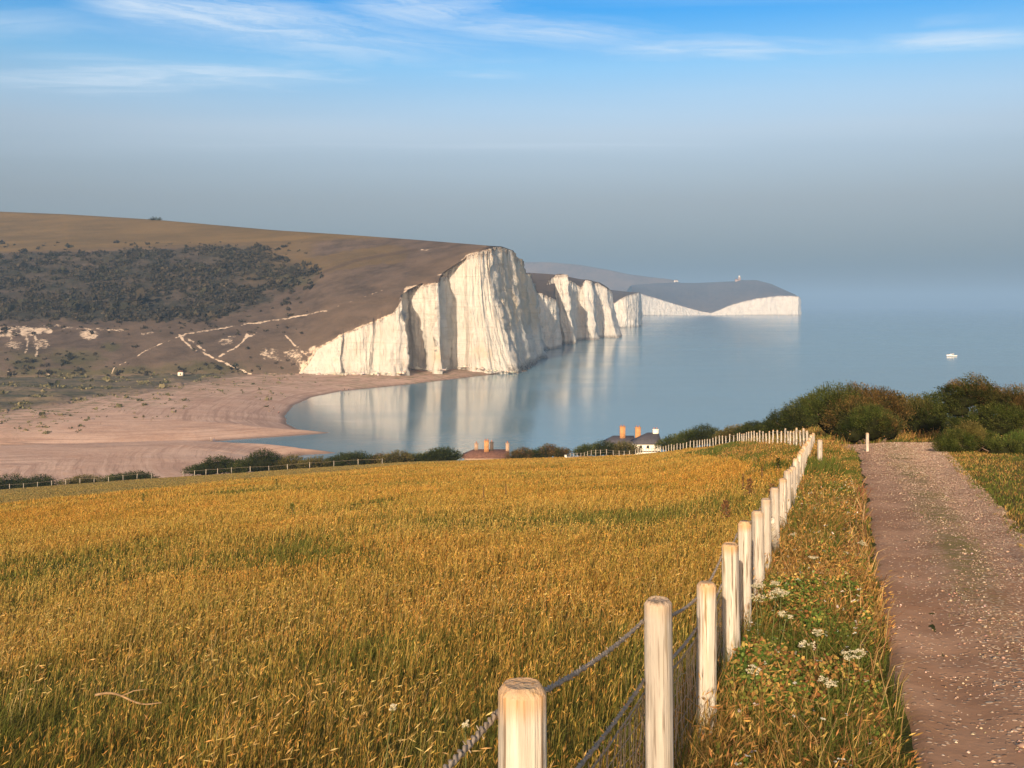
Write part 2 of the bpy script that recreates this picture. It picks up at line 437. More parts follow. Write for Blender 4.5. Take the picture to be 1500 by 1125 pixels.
def build_beach():
    pxs = np.arange(-520, 800, 2.0)
    rows = np.concatenate([np.arange(536, 640, .8), np.arange(640, 672, .45), np.arange(672, 760, 1.5)])
    PX, PY = np.meshgrid(pxs, rows)
    Y = 48 * F / (PY - HZ); X = (PX - 750) / F * Y
    P = np.stack([X.ravel(), Y.ravel()], -1)
    d = dist_poly(P, WATER, True); ins = inside(P, WATER)
    d = np.where(ins, -d, d) + .8 * fbm(P[:, 0] / 9, P[:, 1] / 9, 0, 31, 3)
    near = (Y.ravel() < 366) & ~ins
    z = np.where(d > 0, np.where(near, 5.2 * (1 - np.exp(-d / 11)), 4.3 * (1 - np.exp(-d / 22))), np.maximum(d * .12, -2.5))
    z = z + np.where(d > 0, .25, 0) * fbm(P[:, 0] / 12, P[:, 1] / 5, 0, 32, 3) * np.clip(d / 20, 0, 1)
    # inland edge of the shingle
    by = np.interp(PX.ravel(), [-520, 0, 60, 130, 200, 260, 300, 350, 440, 900], [630, 612, 607, 592, 583, 574, 566, 556, 549, 540])
    wob = 5 * fbm(P[:, 0] / 14, P[:, 1] / 14, 0, 33, 4)
    v = sm(6, -10, PY.ravel() - by + wob)           # valley floor
    v2 = sm(34, -4, PY.ravel() - by + 2 * wob)      # scattered shore plants
    m = Mat('shingle'); p = m.pos()
    n0 = m.noise(p, .05, 5, .6); n1 = m.noise(p, .6, 5, .75); n2 = m.noise(m.scale(p, (.02, .12, .1)), 1, 5, .6)
    sc_ = m.n('CombineXYZ'); m.set(sc_.inputs[0], m.math('MULTIPLY', m.attr('shore'), .28)); sx_ = m.n('SeparateXYZ'); m.set(sx_.inputs[0], p)
    m.set(sc_.inputs[1], m.math('MULTIPLY', sx_.outputs[0], .008)); m.set(sc_.inputs[2], m.math('MULTIPLY', sx_.outputs[1], .008))
    rd = m.noise(sc_.outputs[0], 1.0, 5, .65)
    c = m.mix(m.ramp(n0, .3, .7), (.46, .29, .21), (.58, .395, .30))
    c = m.mix(m.math('MULTIPLY', m.ramp(n2, .45, .7), .45), c, (.33, .20, .145))
    c = m.mix(m.math('MULTIPLY', m.ramp(n1, .45, .75), .35), c, (.62, .48, .38))
    c = m.mix(m.math('MULTIPLY', m.ramp(n1, .5, .3), .30), c, (.27, .19, .15))
    c = m.mix(m.math('MULTIPLY', m.ramp(rd, .50, .68), .60), c, (.31, .185, .135))
    c = m.mix(m.math('MULTIPLY', m.ramp(rd, .44, .30), .45), c, (.66, .47, .36))
    s2_ = m.n('CombineXYZ'); m.set(s2_.inputs[0], m.math('MULTIPLY', m.attr('shore'), .9)); m.set(s2_.inputs[1], m.math('MULTIPLY', sx_.outputs[0], .03)); m.set(s2_.inputs[2], m.math('MULTIPLY', sx_.outputs[1], .03))
    r2_ = m.noise(s2_.outputs[0], 1.0, 4, .7); c = m.mix(m.math('MULTIPLY', m.ramp(r2_, .52, .66), .5), c, (.27, .17, .125)); c = m.mix(m.math('MULTIPLY', m.ramp(r2_, .44, .34), .3), c, (.68, .50, .40))
    c = m.mix(m.math('MULTIPLY', m.attr('wet'), .75), c, (.15, .11, .095))
    pl = m.noise(m.scale(p, (.11, .20, .2)), 1.0, 6, .75)
    sp = m.math('MULTIPLY', m.attr('veg'), m.ramp(pl, .50, .57))
    c = m.mix(m.math('MULTIPLY', sp, .85), c, m.mix(n1, (.10, .105, .045), (.20, .19, .085)))
    mq = m.noise(m.scale(p, (.012, .05, .05)), 1.0, 6, .65); mq2 = m.noise(p, .16, 5, .7)
    ma = m.mix(m.ramp(mq, .36, .62), (.085, .085, .048), (.20, .150, .098))
    ma = m.mix(m.math('MULTIPLY', m.ramp(mq2, .50, .60), .75), ma, (.055, .06, .038))
    ma = m.mix(m.math('MULTIPLY', m.ramp(mq2, .40, .3), .5), ma, (.23, .20, .11))
    c = m.mix(m.attr('valley'), c, ma)
    mat = m.pbr(c, .95, m.bump(m.math('ADD', n1, m.math('MULTIPLY', pl, m.attr('veg'))), .5, .5), spec=.1)
    wet = sm(3.2, .6, d)
    zz = z + np.where(v > .5, 1.3, 0) * np.maximum(0, fbm(P[:, 0] / 16, P[:, 1] / 16, 0, 35, 4)) * 2
    o = mesh('beach', np.stack([X.ravel(), Y.ravel(), zz], -1), gridfaces(*PX.shape), mat, attrs={'valley': v, 'veg': v2 * (1 - v), 'wet': wet, 'shore': np.clip(d, -5, 200)}, smooth=True)
    tag(o, 'wide pinkish shingle beach curving round the bay', 'beach', kind='structure')
build_beach()

# ------------------------------------------------------------------ chalk cliffs and the hills behind them
def chalk_mat():
    m = Mat('chalk'); p = m.pos()
    st = m.noise(m.scale(p, (.55, .55, .045)), 1.0, 6, .6)
    st2 = m.noise(m.scale(p, (.16, .16, .02)), 1.0, 5, .6)
    bd = m.noise(m.scale(p, (.012, .012, .42)), 1.0, 5, .75)
    n = m.noise(p, .07, 5, .6); fi = m.noise(p, 1.1, 4, .7)
    c = m.mix(m.ramp(n, .3, .7), (.62, .59, .545), (.75, .725, .68))
    c = m.mix(m.math('MULTIPLY', m.ramp(st, .56, .74), .55), c, (.42, .33, .25))
    c = m.mix(m.math('MULTIPLY', m.ramp(st2, .56, .72), .50), c, (.50, .39, .29))
    c = m.mix(m.math('MULTIPLY', m.ramp(bd, .54, .66), .40), c, (.42, .36, .29))
    c = m.mix(m.math('MULTIPLY', m.attr('stain'), m.ramp(n, .25, .6)), c, (.60, .44, .24))
    c = m.mix(m.math('MULTIPLY', m.attr('foot'), m.ramp(fi, .3, .6)), c, (.16, .14, .12))
    c = m.mix(m.math('MULTIPLY', m.attr('turf'), m.ramp(fi, .42, .52)), c, (.17, .105, .07))
    h = m.math('ADD', m.math('MULTIPLY', st, 1.0), m.math('ADD', m.math('MULTIPLY', fi, .7), m.math('MULTIPLY', bd, .55)))
    return m.pbr(c, .95, m.bump(h, 1.0, 2.2), spec=.1)
CHALK = chalk_mat()

def hill_mat():
    m = Mat('downland'); p = m.pos()
    n0 = m.noise(m.scale(p, (.006, .006, .02)), 1, 5, .6); n1 = m.noise(m.scale(p, (.05, .05, .12)), 1, 6, .7); n2 = m.noise(p, .35, 5, .75)
    low = m.mix(m.ramp(n1, .32, .68), (.062, .049, .041), (.118, .090, .074))
    low = m.mix(m.math('MULTIPLY', m.ramp(m.noise(m.scale(p, (.006, .003, .02)), 1, 5, .65), .45, .62), .45), low, (.145, .105, .075))
    up = m.mix(m.ramp(m.noise(m.scale(p, (.01, .03, .12)), 1, 6, .65), .3, .7), (.092, .068, .036), (.140, .100, .050))
    c = m.mix(m.attr('upper'), low, up)
    c = m.mix(m.attr('green'), c, m.mix(m.ramp(n1, .3, .7), (.05, .052, .03), (.095, .085, .045)))
    sc = m.mix(m.ramp(n2, .3, .7), (.024, .025, .020), (.056, .053, .042))
    sc = m.mix(m.math('MULTIPLY', m.ramp(n1, .54, .72), .5), sc, (.105, .085, .055))
    c = m.mix(m.attr('scrub'), c, sc)
    c = m.mix(m.math('MULTIPLY', m.attr('track'), .8), c, (.075, .055, .042))
    ck = m.mix(m.ramp(n2, .3, .7), (.44, .34, .26), (.60, .50, .40))
    cf = m.ramp(m.math('ADD', m.attr('chalk'), m.math('MULTIPLY', m.math('SUBTRACT', n2, .5), 1.5)), .36, .66)
    c = m.mix(cf, c, ck)
    hb = m.math('ADD', n1, m.math('MULTIPLY', n2, m.math('ADD', .3, m.attr('scrub'))))
    return m.pbr(c, 1.0, m.bump(hb, .6, 2.0), spec=.03)
HILL = hill_mat()

SCRUB = []
def headland(name, keys, sky, nst, ncl, nhill, amp, deco=None, flute=7.0, seed=0, labels=None, back=None, hrough=1.0):
    """keys: (px base, Y base, z base, px top, y top, Y top).  Lofts a cliff face from foot to edge, then the hill behind it."""
    K = np.array(keys, float); n = len(K)
    # stations spread evenly over the picture length of the path
    seg = np.hypot(np.diff(K[:, 0]), np.diff(K[:, 1]) * .18) + np.abs(np.diff(K[:, 3])) * .6 + .6
    L = np.concatenate([[0], np.cumsum(seg)]); u = np.linspace(0, L[-1], nst)
    g = [np.interp(u, L, K[:, i]) for i in range(6)]
    pb, Yb, zb, pt, yt, Yt = g
    Xb = (pb - 750) / F * Yb; Xt = (pt - 750) / F * Yt; zt = EYE - (yt - HZ) / F * Yt
    B = np.stack([Xb, Yb], -1); T = np.stack([Xt, Yt], -1)
    arc = np.concatenate([[0], np.cumsum(np.linalg.norm(np.diff(B, axis=0), axis=1))])
    tg = np.gradient(B, axis=0)
    for _ in range(2): tg = np.stack([_smooth(tg[:, 0], 7), _smooth(tg[:, 1], 7)], -1)
    tg /= np.linalg.norm(tg, axis=1)[:, None] + 1e-9
    nrm = np.stack([tg[:, 1], -tg[:, 0]], -1)          # out of the cliff
    hgt = np.maximum(zt - zb, 0)
    t = np.linspace(-.06, 1, ncl)[:, None]
    hh = np.where(t < 0, t * 1.2, 1 - (1 - np.clip(t, 0, 1)) ** 1.7)
    XY = B[None] + (T - B)[None] * hh[..., None]
    Z = zb[None] + hgt[None] * t - (t < 0) * 3
    st_ = np.abs(tg[:, 1]) / (np.abs(tg[:, 0]) + .25)
    A = np.clip(hgt / 25, 0, 1)[None] * amp * (1 + 1.3 * sm(1.2, 3.0, st_) * (deco == 'main'))[None]
    a_ = arc[None] / flute
    ed = np.clip(1 - np.abs(t - .0) * 0, 0, 1)
    rid = 1 - 2 * np.abs(vn(a_ + .55 * fbm(t * 3, a_ * .7, 0, seed + 5, 3), t * .9, 0, seed + 1))
    big = vn(a_ / 3.2, t * .4, 0, seed + 2)
    fine = fbm(a_ * 2.7, t * 3.0, 0, seed + 3, 4)
    bench = fbm(a_ * .8, t * hgt[None] / 9, 0, seed + 4, 3)
    warp = .5 + .5 * vn(a_ / 2.1 + 9, t * .8, 0, seed + 21)
    D = A * (.62 * rid * warp + .75 * big + .55 * fine + .45 * bench + .22 * fbm(a_ * 9, t * hgt[None] / 3.0, 0, seed + 22, 3)) * (1 - .35 * sm(.75, 1, t))
    XY = XY + nrm[None] * D[..., None]
    # the edge row wears back a little
    Z[-1] += np.clip(hgt / 20, 0, 1) * .9 * fbm(a_[0] * 2.3, 0, 0, seed + 8, 4)
    foot = sm(.07, .015, t + .02 * fine) * (zb[None] < 1.5)
    turf = sm(.955, .99, t + .05 * fine + .03 * rid) * .8
    stain = np.zeros_like(Z)
    if deco == 'main':
        PXm = 750 + F * XY[..., 0] / XY[..., 1]; PYm = HZ - (Z - EYE) / XY[..., 1] * F
        stain = np.exp(-(((PXm - 705) / 12) ** 2 + ((PYm - 516) / 9) ** 2)) * .9 + .6 * np.exp(-(((PXm - 642) / 10) ** 2 + ((PYm - 522) / 13) ** 2)) \
            + .55 * sm(716, 745, PXm) * sm(.25, .45, t) * np.clip(.4 + 1.6 * rid, 0, 1)
    C3 = np.concatenate([XY, Z[..., None]], -1)
    cz = hgt.max() > 1
    # split: hill rows start from the same edge
    E = C3[-1]
    k_ = 81 if deco == 'main' else 31
    Es = np.stack([_smooth(_smooth(E[:, i], k_), k_) for i in range(3)], -1)
    pxs = 750 + F * Es[:, 0] / Es[:, 1]; pys = HZ - (Es[:, 2] - EYE) / Es[:, 1] * F
    pxe = 750 + F * E[:, 0] / E[:, 1]; pye = HZ - (E[:, 2] - EYE) / E[:, 1] * F
    sk = np.array(sky, float)
    ptS = _smooth(pt, k_)
    ys = np.interp(ptS, sk[:, 0], sk[:, 1]); Ys = np.interp(ptS, sk[:, 0], sk[:, 2])
    ys = np.minimum(ys, pys - .4); Ys = np.maximum(Ys, Es[:, 1] + 3)
    th = (np.linspace(0, 1, nhill) ** 1.25)[:, None]
    py = pys[None] + (ys - pys)[None] * th; Yh = Es[:, 1][None] + (Ys - Es[:, 1])[None] * th ** 1.5
    pxh = pxs[None] + (ptS - pxs)[None] * sm(0, .3, th)
    wd_ = 1 - sm(0, .10, th)
    py = py + (pye - pys)[None] * wd_; Yh = Yh + (E[:, 1] - Es[:, 1])[None] * wd_; pxh = pxh + (pxe - pxs)[None] * wd_
    if deco == 'main':
        py = py + 2.6 * np.sin(np.pi * th) * fbm(pxh / 60, th * 5, 0, seed + 40, 4)
    else:
        py = py + 3.0 * np.sin(np.pi * th) * fbm(pxh / 26, th * 2.5, 0, seed + 40, 4)
    Xh = (pxh - 750) / F * Yh; Zh = EYE - (py - HZ) / F * Yh
    H = np.stack([Xh, Yh, Zh], -1)
    at_ = {k: np.zeros(th.shape[0] * nst).reshape(th.shape[0], nst) for k in ('upper', 'green', 'scrub', 'track', 'chalk')}
    if deco == 'main':
        at_ = hill_paint(pxh, py, at_)
        Hs = at_['scrub']
        H[..., 2] += Hs * (np.maximum(0, fbm(Xh / 8, Yh / 8, 0, 51, 4)) * 1.5 + np.maximum(0, fbm(Xh / 34, Yh / 34, 0, 52, 3)) * 6) * sm(0, .1, th) * sm(1, .9, th)
    # far side of the hill
    bk = back or [(60, -3), (220, -14), (500, -60)]
    rows = [H]
    top = H[-1]
    for dy, dz in bk:
        nx = top.copy(); nx[:, 1] += dy; nx[:, 0] *= (top[:, 1] + dy) / top[:, 1] if False else 1; nx[:, 2] = np.maximum(nx[:, 2] + dz, -2)
        rows.append(nx[None])
    H = np.concatenate(rows, 0)
    if deco == 'main': SCRUB.append((Xh, Yh, H[:nhill, :, 2].copy(), at_['scrub'], at_['green'], pxh, py))
    if cz:
        keep = np.nonzero(hgt > .25)[0]; a, b = max(keep[0] - 1, 0), keep[-1] + 1
        o = mesh('cliff', C3[:, a:b].reshape(-1, 3), gridfaces(C3.shape[0], b - a), CHALK,
                 attrs={'foot': foot[:, a:b] + 0 * Z[:, a:b], 'turf': turf[:, a:b], 'stain': stain[:, a:b]}, smooth=False)
        tag(o, labels[0], 'cliff', kind='structure')
    ext = {k: np.concatenate([v] + [v[-1:]] * len(bk), 0) for k, v in at_.items()}
    o = mesh('hill', H.reshape(-1, 3), gridfaces(H.shape[0], nst), HILL, attrs=ext, smooth=True)
    tag(o, labels[1], 'hill', kind='structure')
    return C3, H

def pdist(px, py, pts):
    return dist_poly(np.stack([px.ravel(), py.ravel()], -1), pts).reshape(px.shape)

def hill_paint(px, py, A):
    w = 5 * fbm(px / 26, py / 12, 0, 61, 4); w2 = 3 * fbm(px / 9, py / 5, 0, 62, 4)
    # pale upper pasture
    ub = np.interp(px, [-600, 0, 150, 300, 400, 500, 560, 620], [396, 372, 366, 361, 357, 351, 349, 344])
    up = sm(3, -3, py - ub + .3 * w)
    paddock = sm(1, -1, pdist(px, py, [(450, 392), (500, 382), (560, 373), (585, 372)]) - 13 + w2) * .75
    mid = sm(330, 380, px) * sm(470, 440, px + (py - 380) * .2) * sm(430, 400, py) * .7
    A['upper'] = np.clip(up + paddock * (1 - up) + mid * (1 - up), 0, 1) * sm(640, 560, px)
    # dark gorse
    top = ub + 3
    bot = np.interp(px, [-600, 0, 100, 200, 300, 350, 400, 440], [500, 470, 468, 471, 470, 462, 440, 415])
    rgt = np.interp(py, [355, 370, 385, 400, 420, 440, 470], [380, 395, 430, 462, 452, 430, 300])
    s = sm(-4, 3, py - top + w) * sm(4, -3, py - bot + w) * sm(12, -12, px - rgt + 2.2 * w)
    holes = sm(.02, .36, fbm(px / 46, py / 11, 0, 63, 5) + .12)
    hole2 = sm(.02, .3, fbm(px / 11, py / 4, 0, 64, 4) - .1 + .3 * sm(330, 430, px))
    A['scrub'] = np.clip(s * (1 - .45 * holes) * (1 - .40 * hole2), 0, 1)
    # green bushes low on the slope
    g = 0
    for (x, y, rx, ry) in [(110, 525, 45, 14), (160, 508, 14, 7), (40, 530, 30, 14), (200, 542, 60, 7), (300, 540, 70, 10), (330, 370, 34, 10), (420, 402, 38, 9), (440, 412, 20, 6), (-60, 530, 60, 18), (90, 545, 90, 6), (170, 545, 80, 5)]:
        g = np.maximum(g, sm(1.5, .3, np.hypot((px - x) / rx, (py - y) / ry) + .16 * w2 + .5 * fbm(px / 14, py / 6, 0, 68, 3)) * .8)
    A['green'] = g
    t = pdist(px, py, [(-100, 374), (0, 371), (200, 362), (300, 358), (420, 354), (520, 352)])
    A['track'] = sm(1.6, .5, t) * .6
    t = pdist(px, py, [(445, 440), (455, 415), (475, 398), (520, 382), (560, 374), (585, 370), (610, 366)])
    A['track'] = np.maximum(A['track'], sm(3.2, 1.0, t + .3 * w2))
    # chalk paths and scars
    c = np.zeros_like(px)
    wx, wy = 2.2 * fbm(px / 9, py / 6, 0, 167, 3), 1.6 * fbm(px / 8, py / 5, 0, 168, 3)
    def line(pts, w0, v=1.0):
        nonlocal c
        w0 = w0 * .82
        c = np.maximum(c, v * sm(w0 * 1.8, 0, pdist(px + wx, py + wy, pts) + .16 * w2 * min(1, w0)) * np.clip(.72 + .9 * fbm(px / 7, py / 4, 0, 66, 3), 0, 1))
    line([(478, 455), (450, 461), (400, 469), (340, 478), (300, 485), (268, 490)], 1.3, .95)
    line([(560, 425), (520, 440), (478, 455)], .7, .55)
    line([(275, 489), (255, 496), (232, 505), (212, 515), (200, 522)], 1.1, .8)
    line([(185, 530), (168, 538), (163, 546), (170, 549)], 1.2, .9)
    line([(262, 491), (272, 502), (285, 512), (308, 522), (335, 534), (355, 543), (368, 548)], 1.9, 1.0)
    line([(268, 492), (282, 500), (300, 514)], 2.6, .8)
    line([(376, 488), (362, 493), (350, 506), (335, 515), (320, 522)], 2.0, .95)
    line([(362, 490), (356, 500)], 2.6, .8)
    line([(418, 491), (428, 502), (440, 512), (452, 524)], 1.8, .95)
    line([(385, 520), (400, 526), (420, 530), (440, 526)], 1.4, .75)
    line([(400, 512), (440, 520), (470, 512), (490, 503)], 2.6, .62)
    line([(-20, 484), (30, 483), (72, 484)], 5.5, 1.0)
    line([(-10, 491), (20, 489), (62, 488)], 5.5, .80)
    line([(36, 488), (41, 500), (37, 516)], 3.0, .60); line([(50, 488), (54, 504), (52, 522)], 3.0, .66); line([(14, 490), (18, 502)], 4, .55)
    line([(95, 480), (150, 482), (190, 484)], 3.4, .55)
    line([(200, 490), (225, 487)], 2.5, .55)
    line([(320, 497), (345, 492)], 2.4, .5); line([(0, 478), (90, 477)], .8, .7)
    line([(618, 366), (632, 365)], 1.3, 1.0); line([(640, 404), (655, 400)], 1.2, .8)
    line([(65, 546), (72, 549)], 2, .7); line([(5, 540), (14, 545)], 2, .6)
    line([(440, 547.5), (368, 548.5), (260, 551), (170, 552)], .9, .7)
    for (x, y, r) in [(20, 505, 18), (60, 503, 20), (130, 490, 20), (330, 500, 16), (395, 518, 22), (430, 520, 22), (470, 520, 20), (448, 536, 20), (462, 512, 14)]:
        c = np.maximum(c, (.60 if (x > 440 and x < 465 or y < 491) else .48) * sm(1.3, .3, np.hypot((px - x) / r, (py - y) / (r * .55))))
    # worn white fringe along the cliff edge
    edge = [(440, 546), (462, 514), (503, 490), (547, 472), (582, 458), (589, 440), (595, 422), (645, 415), (656, 399), (673, 387), (685, 374), (717, 366)]
    de = pdist(px, py, edge)
    c = np.maximum(c, .62 * sm(4.2, .6, de + .5 * w2))
    A['chalk'] = c
    return A

main = [(-900, 600, 4, -900, 556, 601), (-300, 630, 4, -300, 555, 631), (0, 648, 4, 0, 553, 649), (200, 662, 4, 200, 551, 663), (380, 678, 4, 380, 549.5, 679), (438, 684, 4, 438, 548.6, 685),
    (452, 684, 4, 450, 536, 688), (470, 680, 4, 464, 512, 688), (500, 677, 4.3, 500, 491, 685), (503, 682, 4.3, 503, 490, 687), (507, 680, 4.3, 508, 487, 687), (528, 678, 4.5, 528, 480, 686),
    (546, 681, 4.5, 546, 472.5, 690), (549, 686, 4.6, 549, 471, 692), (553, 685, 4.6, 553, 469.5, 693), (575, 682, 5, 574, 461, 692), (590, 685, 5, 588, 441, 695), (592, 706, 5, 590, 432, 712), (594.5, 732, 4.5, 595, 423, 736),
    (622, 726, 4.6, 618, 418, 732), (650, 706, 5.5, 645, 415, 714), (652, 725, 5, 647, 408, 732), (655, 752, 5, 652, 402, 758), (683, 750, 5, 681, 377, 760), (687, 742, 5, 686, 373, 754),
    (720, 740, 3, 702, 370, 756), (738, 745, 2, 711, 367.5, 764), (756, 750, 1, 717, 365, 770), (757.5, 768, 0, 722, 363, 790), (762, 776, 0, 731, 361.5, 800), (765, 800, 0, 738, 363, 822), (772, 806, 0, 748, 366, 838), (774, 840, 0, 752, 369, 860),
    (781, 860, 0, 760, 378, 890), (784, 900, 0, 767, 385, 920), (789, 925, 0, 770, 399, 960), (790, 1040, 0, 777, 412, 1050), (792, 1160, 0, 784, 428, 1180)]
mainsky = [(-900, 330, 1250), (-300, 312, 1220), (0, 310, 1180), (100, 314, 1130), (230, 322, 1080), (400, 337, 1000), (510, 344, 940), (600, 350.5, 890), (700, 358.5, 800), (712, 359.5, 785), (718, 360, 790), (735, 361, 805), (752, 367, 866), (784, 427, 1200)]
headland('hill', main, mainsky, 1500, 70, 140, 3.2, 'main', 5.2, 100,
         ['tall bright white chalk cliff with deep vertical buttresses above the beach', 'broad brown down with dark scrub and white chalk paths above the valley'])
kB = [(776, 1125, 0, 768, 412, 1145), (793, 1136, 0, 782, 426, 1155), (805, 1160, 0, 797, 432, 1180), (814, 1178, 0, 811, 438, 1200), (817, 1195, 0, 814, 441, 1215), (819, 1285, 0, 803, 421, 1300), (822, 1320, 0, 812, 402.5, 1345), (839, 1308, 0, 828, 402.5, 1330),
      (841, 1420, 0, 830, 409, 1440), (850, 1462, 0, 847, 415, 1480), (853, 1472, 0, 851, 421, 1492), (869, 1455, 0, 858, 410.5, 1490), (872, 1462, 0, 866, 412, 1495), (876, 1560, 0, 869, 416, 1590), (884, 1575, 0, 875, 414, 1600), (906, 1560, 0, 890, 423, 1610), (909, 1640, 0, 894, 428, 1690), (905, 1950, 0, 896, 446, 1960)]
headland('hill', kB, [(760, 400, 1700), (775, 399.5, 1650), (800, 401, 1550), (812, 402, 1470), (830, 405, 1640), (850, 409, 1700), (858, 409.5, 1690), (870, 412.5, 1740), (892, 423, 1810), (896, 432, 2000)], 620, 60, 24, 6.0, None, 10.0, 200,
         ['ragged white chalk cliff with towers, second along the shore', 'brown grassy top behind the second chalk cliff'], back=[(40, -2), (120, -10), (260, -60)])
kC = [(893, 2380, 0, 893, 446, 2390), (897, 2270, 0, 897, 447, 2290), (905, 2262, 0, 905, 440, 2285), (916, 2270, 0, 916, 434, 2295), (928, 2300, 0, 927, 430.5, 2325), (937, 2343, 0, 936, 428.5, 2360), (938.5, 2500, 0, 937.5, 429, 2510), (938, 3000, 0, 938, 440, 3010)]
headland('hill', kC, [(890, 424, 2800), (915, 427, 2700), (930, 428.2, 2500), (936, 428.2, 2420), (938, 432, 2900)], 260, 40, 16, 5.0, None, 14.0, 300,
         ['short square chalk cliff, third along the shore', 'small brown hilltop behind the square chalk cliff'], back=[(60, -4), (200, -25), (420, -80)])
kD = [(925, 4400, 0, 925, 428, 4420), (937, 4800, 0, 937, 430, 4815), (960, 4850, 0, 960, 436.5, 4870), (985, 4900, 0, 985, 444.5, 4920), (1010, 4950, 0, 1006, 450.5, 4965), (1030, 5000, 0, 1028, 456.5, 5010), (1042, 5020, 0, 1042, 458.6, 5030), (1052, 5030, 0, 1052, 455, 5040),
      (1066, 5035, 0, 1066, 448.5, 5045), (1085, 5040, 0, 1085, 442.5, 5055), (1110, 5030, 0, 1110, 437, 5055), (1140, 4995, 0, 1140, 433.4, 5010), (1160, 4975, 0, 1160, 433.2, 4990), (1170, 4970, 0, 1170, 434.5, 4985), (1171.5, 5020, 0, 1171, 435.5, 5030), (1172, 5500, 0, 1172, 440, 5510)]
headland('hill', kD, [(920, 418, 5700), (960, 415, 5700), (985, 414, 5700), (1020, 414.5, 5700), (1075, 412, 5650), (1083, 410.2, 5600), (1108, 410.2, 5550), (1130, 416, 5400), (1150, 425, 5250), (1165, 431.5, 5120), (1172, 438, 5560)], 620, 36, 24, 6.0, None, 16.0, 400,
         ['long low far chalk cliff dipping to a gap and ending in a headland', 'hazy headland hill carrying the lighthouse'], back=[(100, -8), (300, -40), (600, -120)])
kF = [(700, 5850, 20, 700, 452, 5860), (900, 5900, 20, 900, 452, 5910), (1015, 5950, 20, 1015, 452, 5960)]
headland('hill', kF, [(700, 386, 6000), (775, 384, 6000), (805, 384, 6000), (850, 388, 6050), (890, 395, 6100), (920, 401.5, 6100), (950, 405.5, 6100), (985, 409.5, 6100), (993, 413, 6100), (1015, 420, 6100)], 160, 4, 24, 0.01, None, 16.0, 500,
         ['far cliff', 'pale far ridge fading into the haze behind the cliffs'], back=[(200, -10), (600, -80)])
# ------------------------------------------------------------------ grass
FOL = foliage_mat('dry_grass', .35, .2)
LEAF = foliage_mat('leaf', .28, .3)

def blade_arrays(P, h, w, az, lean, col, tipcol=None, face=None):
    n = len(P)
    if face is None: face = rng.uniform(0, 2 * math.pi, n)
    s = np.stack([np.cos(face), np.sin(face), 0 * face], -1) * (w / 2)[:, None]
    d = np.stack([np.cos(az), np.sin(az), 0 * az], -1)
    up = np.array([0, 0, 1.0])
    m = P + up * (h * .58)[:, None] + d * (h * lean * .32)[:, None]
    t = P + up * (h * (1 - .35 * lean))[:, None] + d * (h * lean * .95)[:, None]
    V = np.stack([P - s, P + s, m - s * .8, m + s * .8, t], 1).reshape(-1, 3)
    b = np.arange(n)[:, None, None] * 5
    Fc = (np.array([[0, 1, 3], [0, 3, 2], [2, 3, 4]])[None] + b).reshape(-1, 3)
    tc = col if tipcol is None else tipcol
    C = np.stack([col, col, (col + tc) / 2, (col + tc) / 2, tc], 1).reshape(-1, 3)
    return V, Fc, C, t, d

def head_arrays(T, d, ln, w, col, droop):
    """seed heads: two crossed spindles leaning over from the stem tip"""
    n = len(T)
    ax = d * droop[:, None] + np.array([0, 0, 1.0]) * (1 - droop)[:, None]
    ax /= np.linalg.norm(ax, axis=1)[:, None]
    s1 = np.cross(ax, np.array([0.31, .17, .93])); s1 /= np.linalg.norm(s1, axis=1)[:, None] + 1e-9
    s2 = np.cross(ax, s1)
    e = T + ax * ln[:, None]; c = T + ax * (ln * .45)[:, None]
    V = np.stack([T, c + s1 * w[:, None] / 2, e, c - s1 * w[:, None] / 2, c + s2 * w[:, None] / 2, c - s2 * w[:, None] / 2], 1).reshape(-1, 3)
    b = np.arange(n)[:, None, None] * 6
    Fc = (np.array([[0, 1, 2], [0, 2, 3], [0, 4, 2], [0, 2, 5]])[None] + b).reshape(-1, 3)
    return V, Fc, np.repeat(col, 6, 0)

class Acc:
    def __init__(s): s.V = []; s.F = []; s.C = []; s.n = 0
    def add(s, V, Fc, C):
        s.V.append(V); s.F.append(Fc + s.n); s.C.append(C); s.n += len(V)
    def build(s, name, mat, parent=None):
        return mesh(name, np.vstack(s.V), np.vstack(s.F), mat, parent, cols=np.clip(np.vstack(s.C), 0, 1))

def pick(pal, n, jit=.18):
    pal = np.array(pal, float)
    c = pal[rng.integers(0, len(pal), n)]
    return c * (1 + jit * rng.standard_normal((n, 1))) * (1 + .06 * rng.standard_normal((n, 3)))

def sample_Y(n, y0, y1, p):
    """Y with density per square metre falling as Y^-p, on ground widening with Y"""
    e = 2 - p
    u = rng.random(n)
    return (y0 ** e + u * (y1 ** e - y0 ** e)) ** (1 / e)

GOLD = [(.54, .35, .10), (.48, .30, .075), (.60, .42, .15), (.42, .23, .065), (.50, .36, .10), (.40, .30, .08)]
GREEN = [(.14, .145, .032), (.18, .17, .042), (.11, .12, .028), (.24, .19, .05)]
DULL = [(.26, .20, .085), (.21, .17, .07), (.17, .16, .07)]

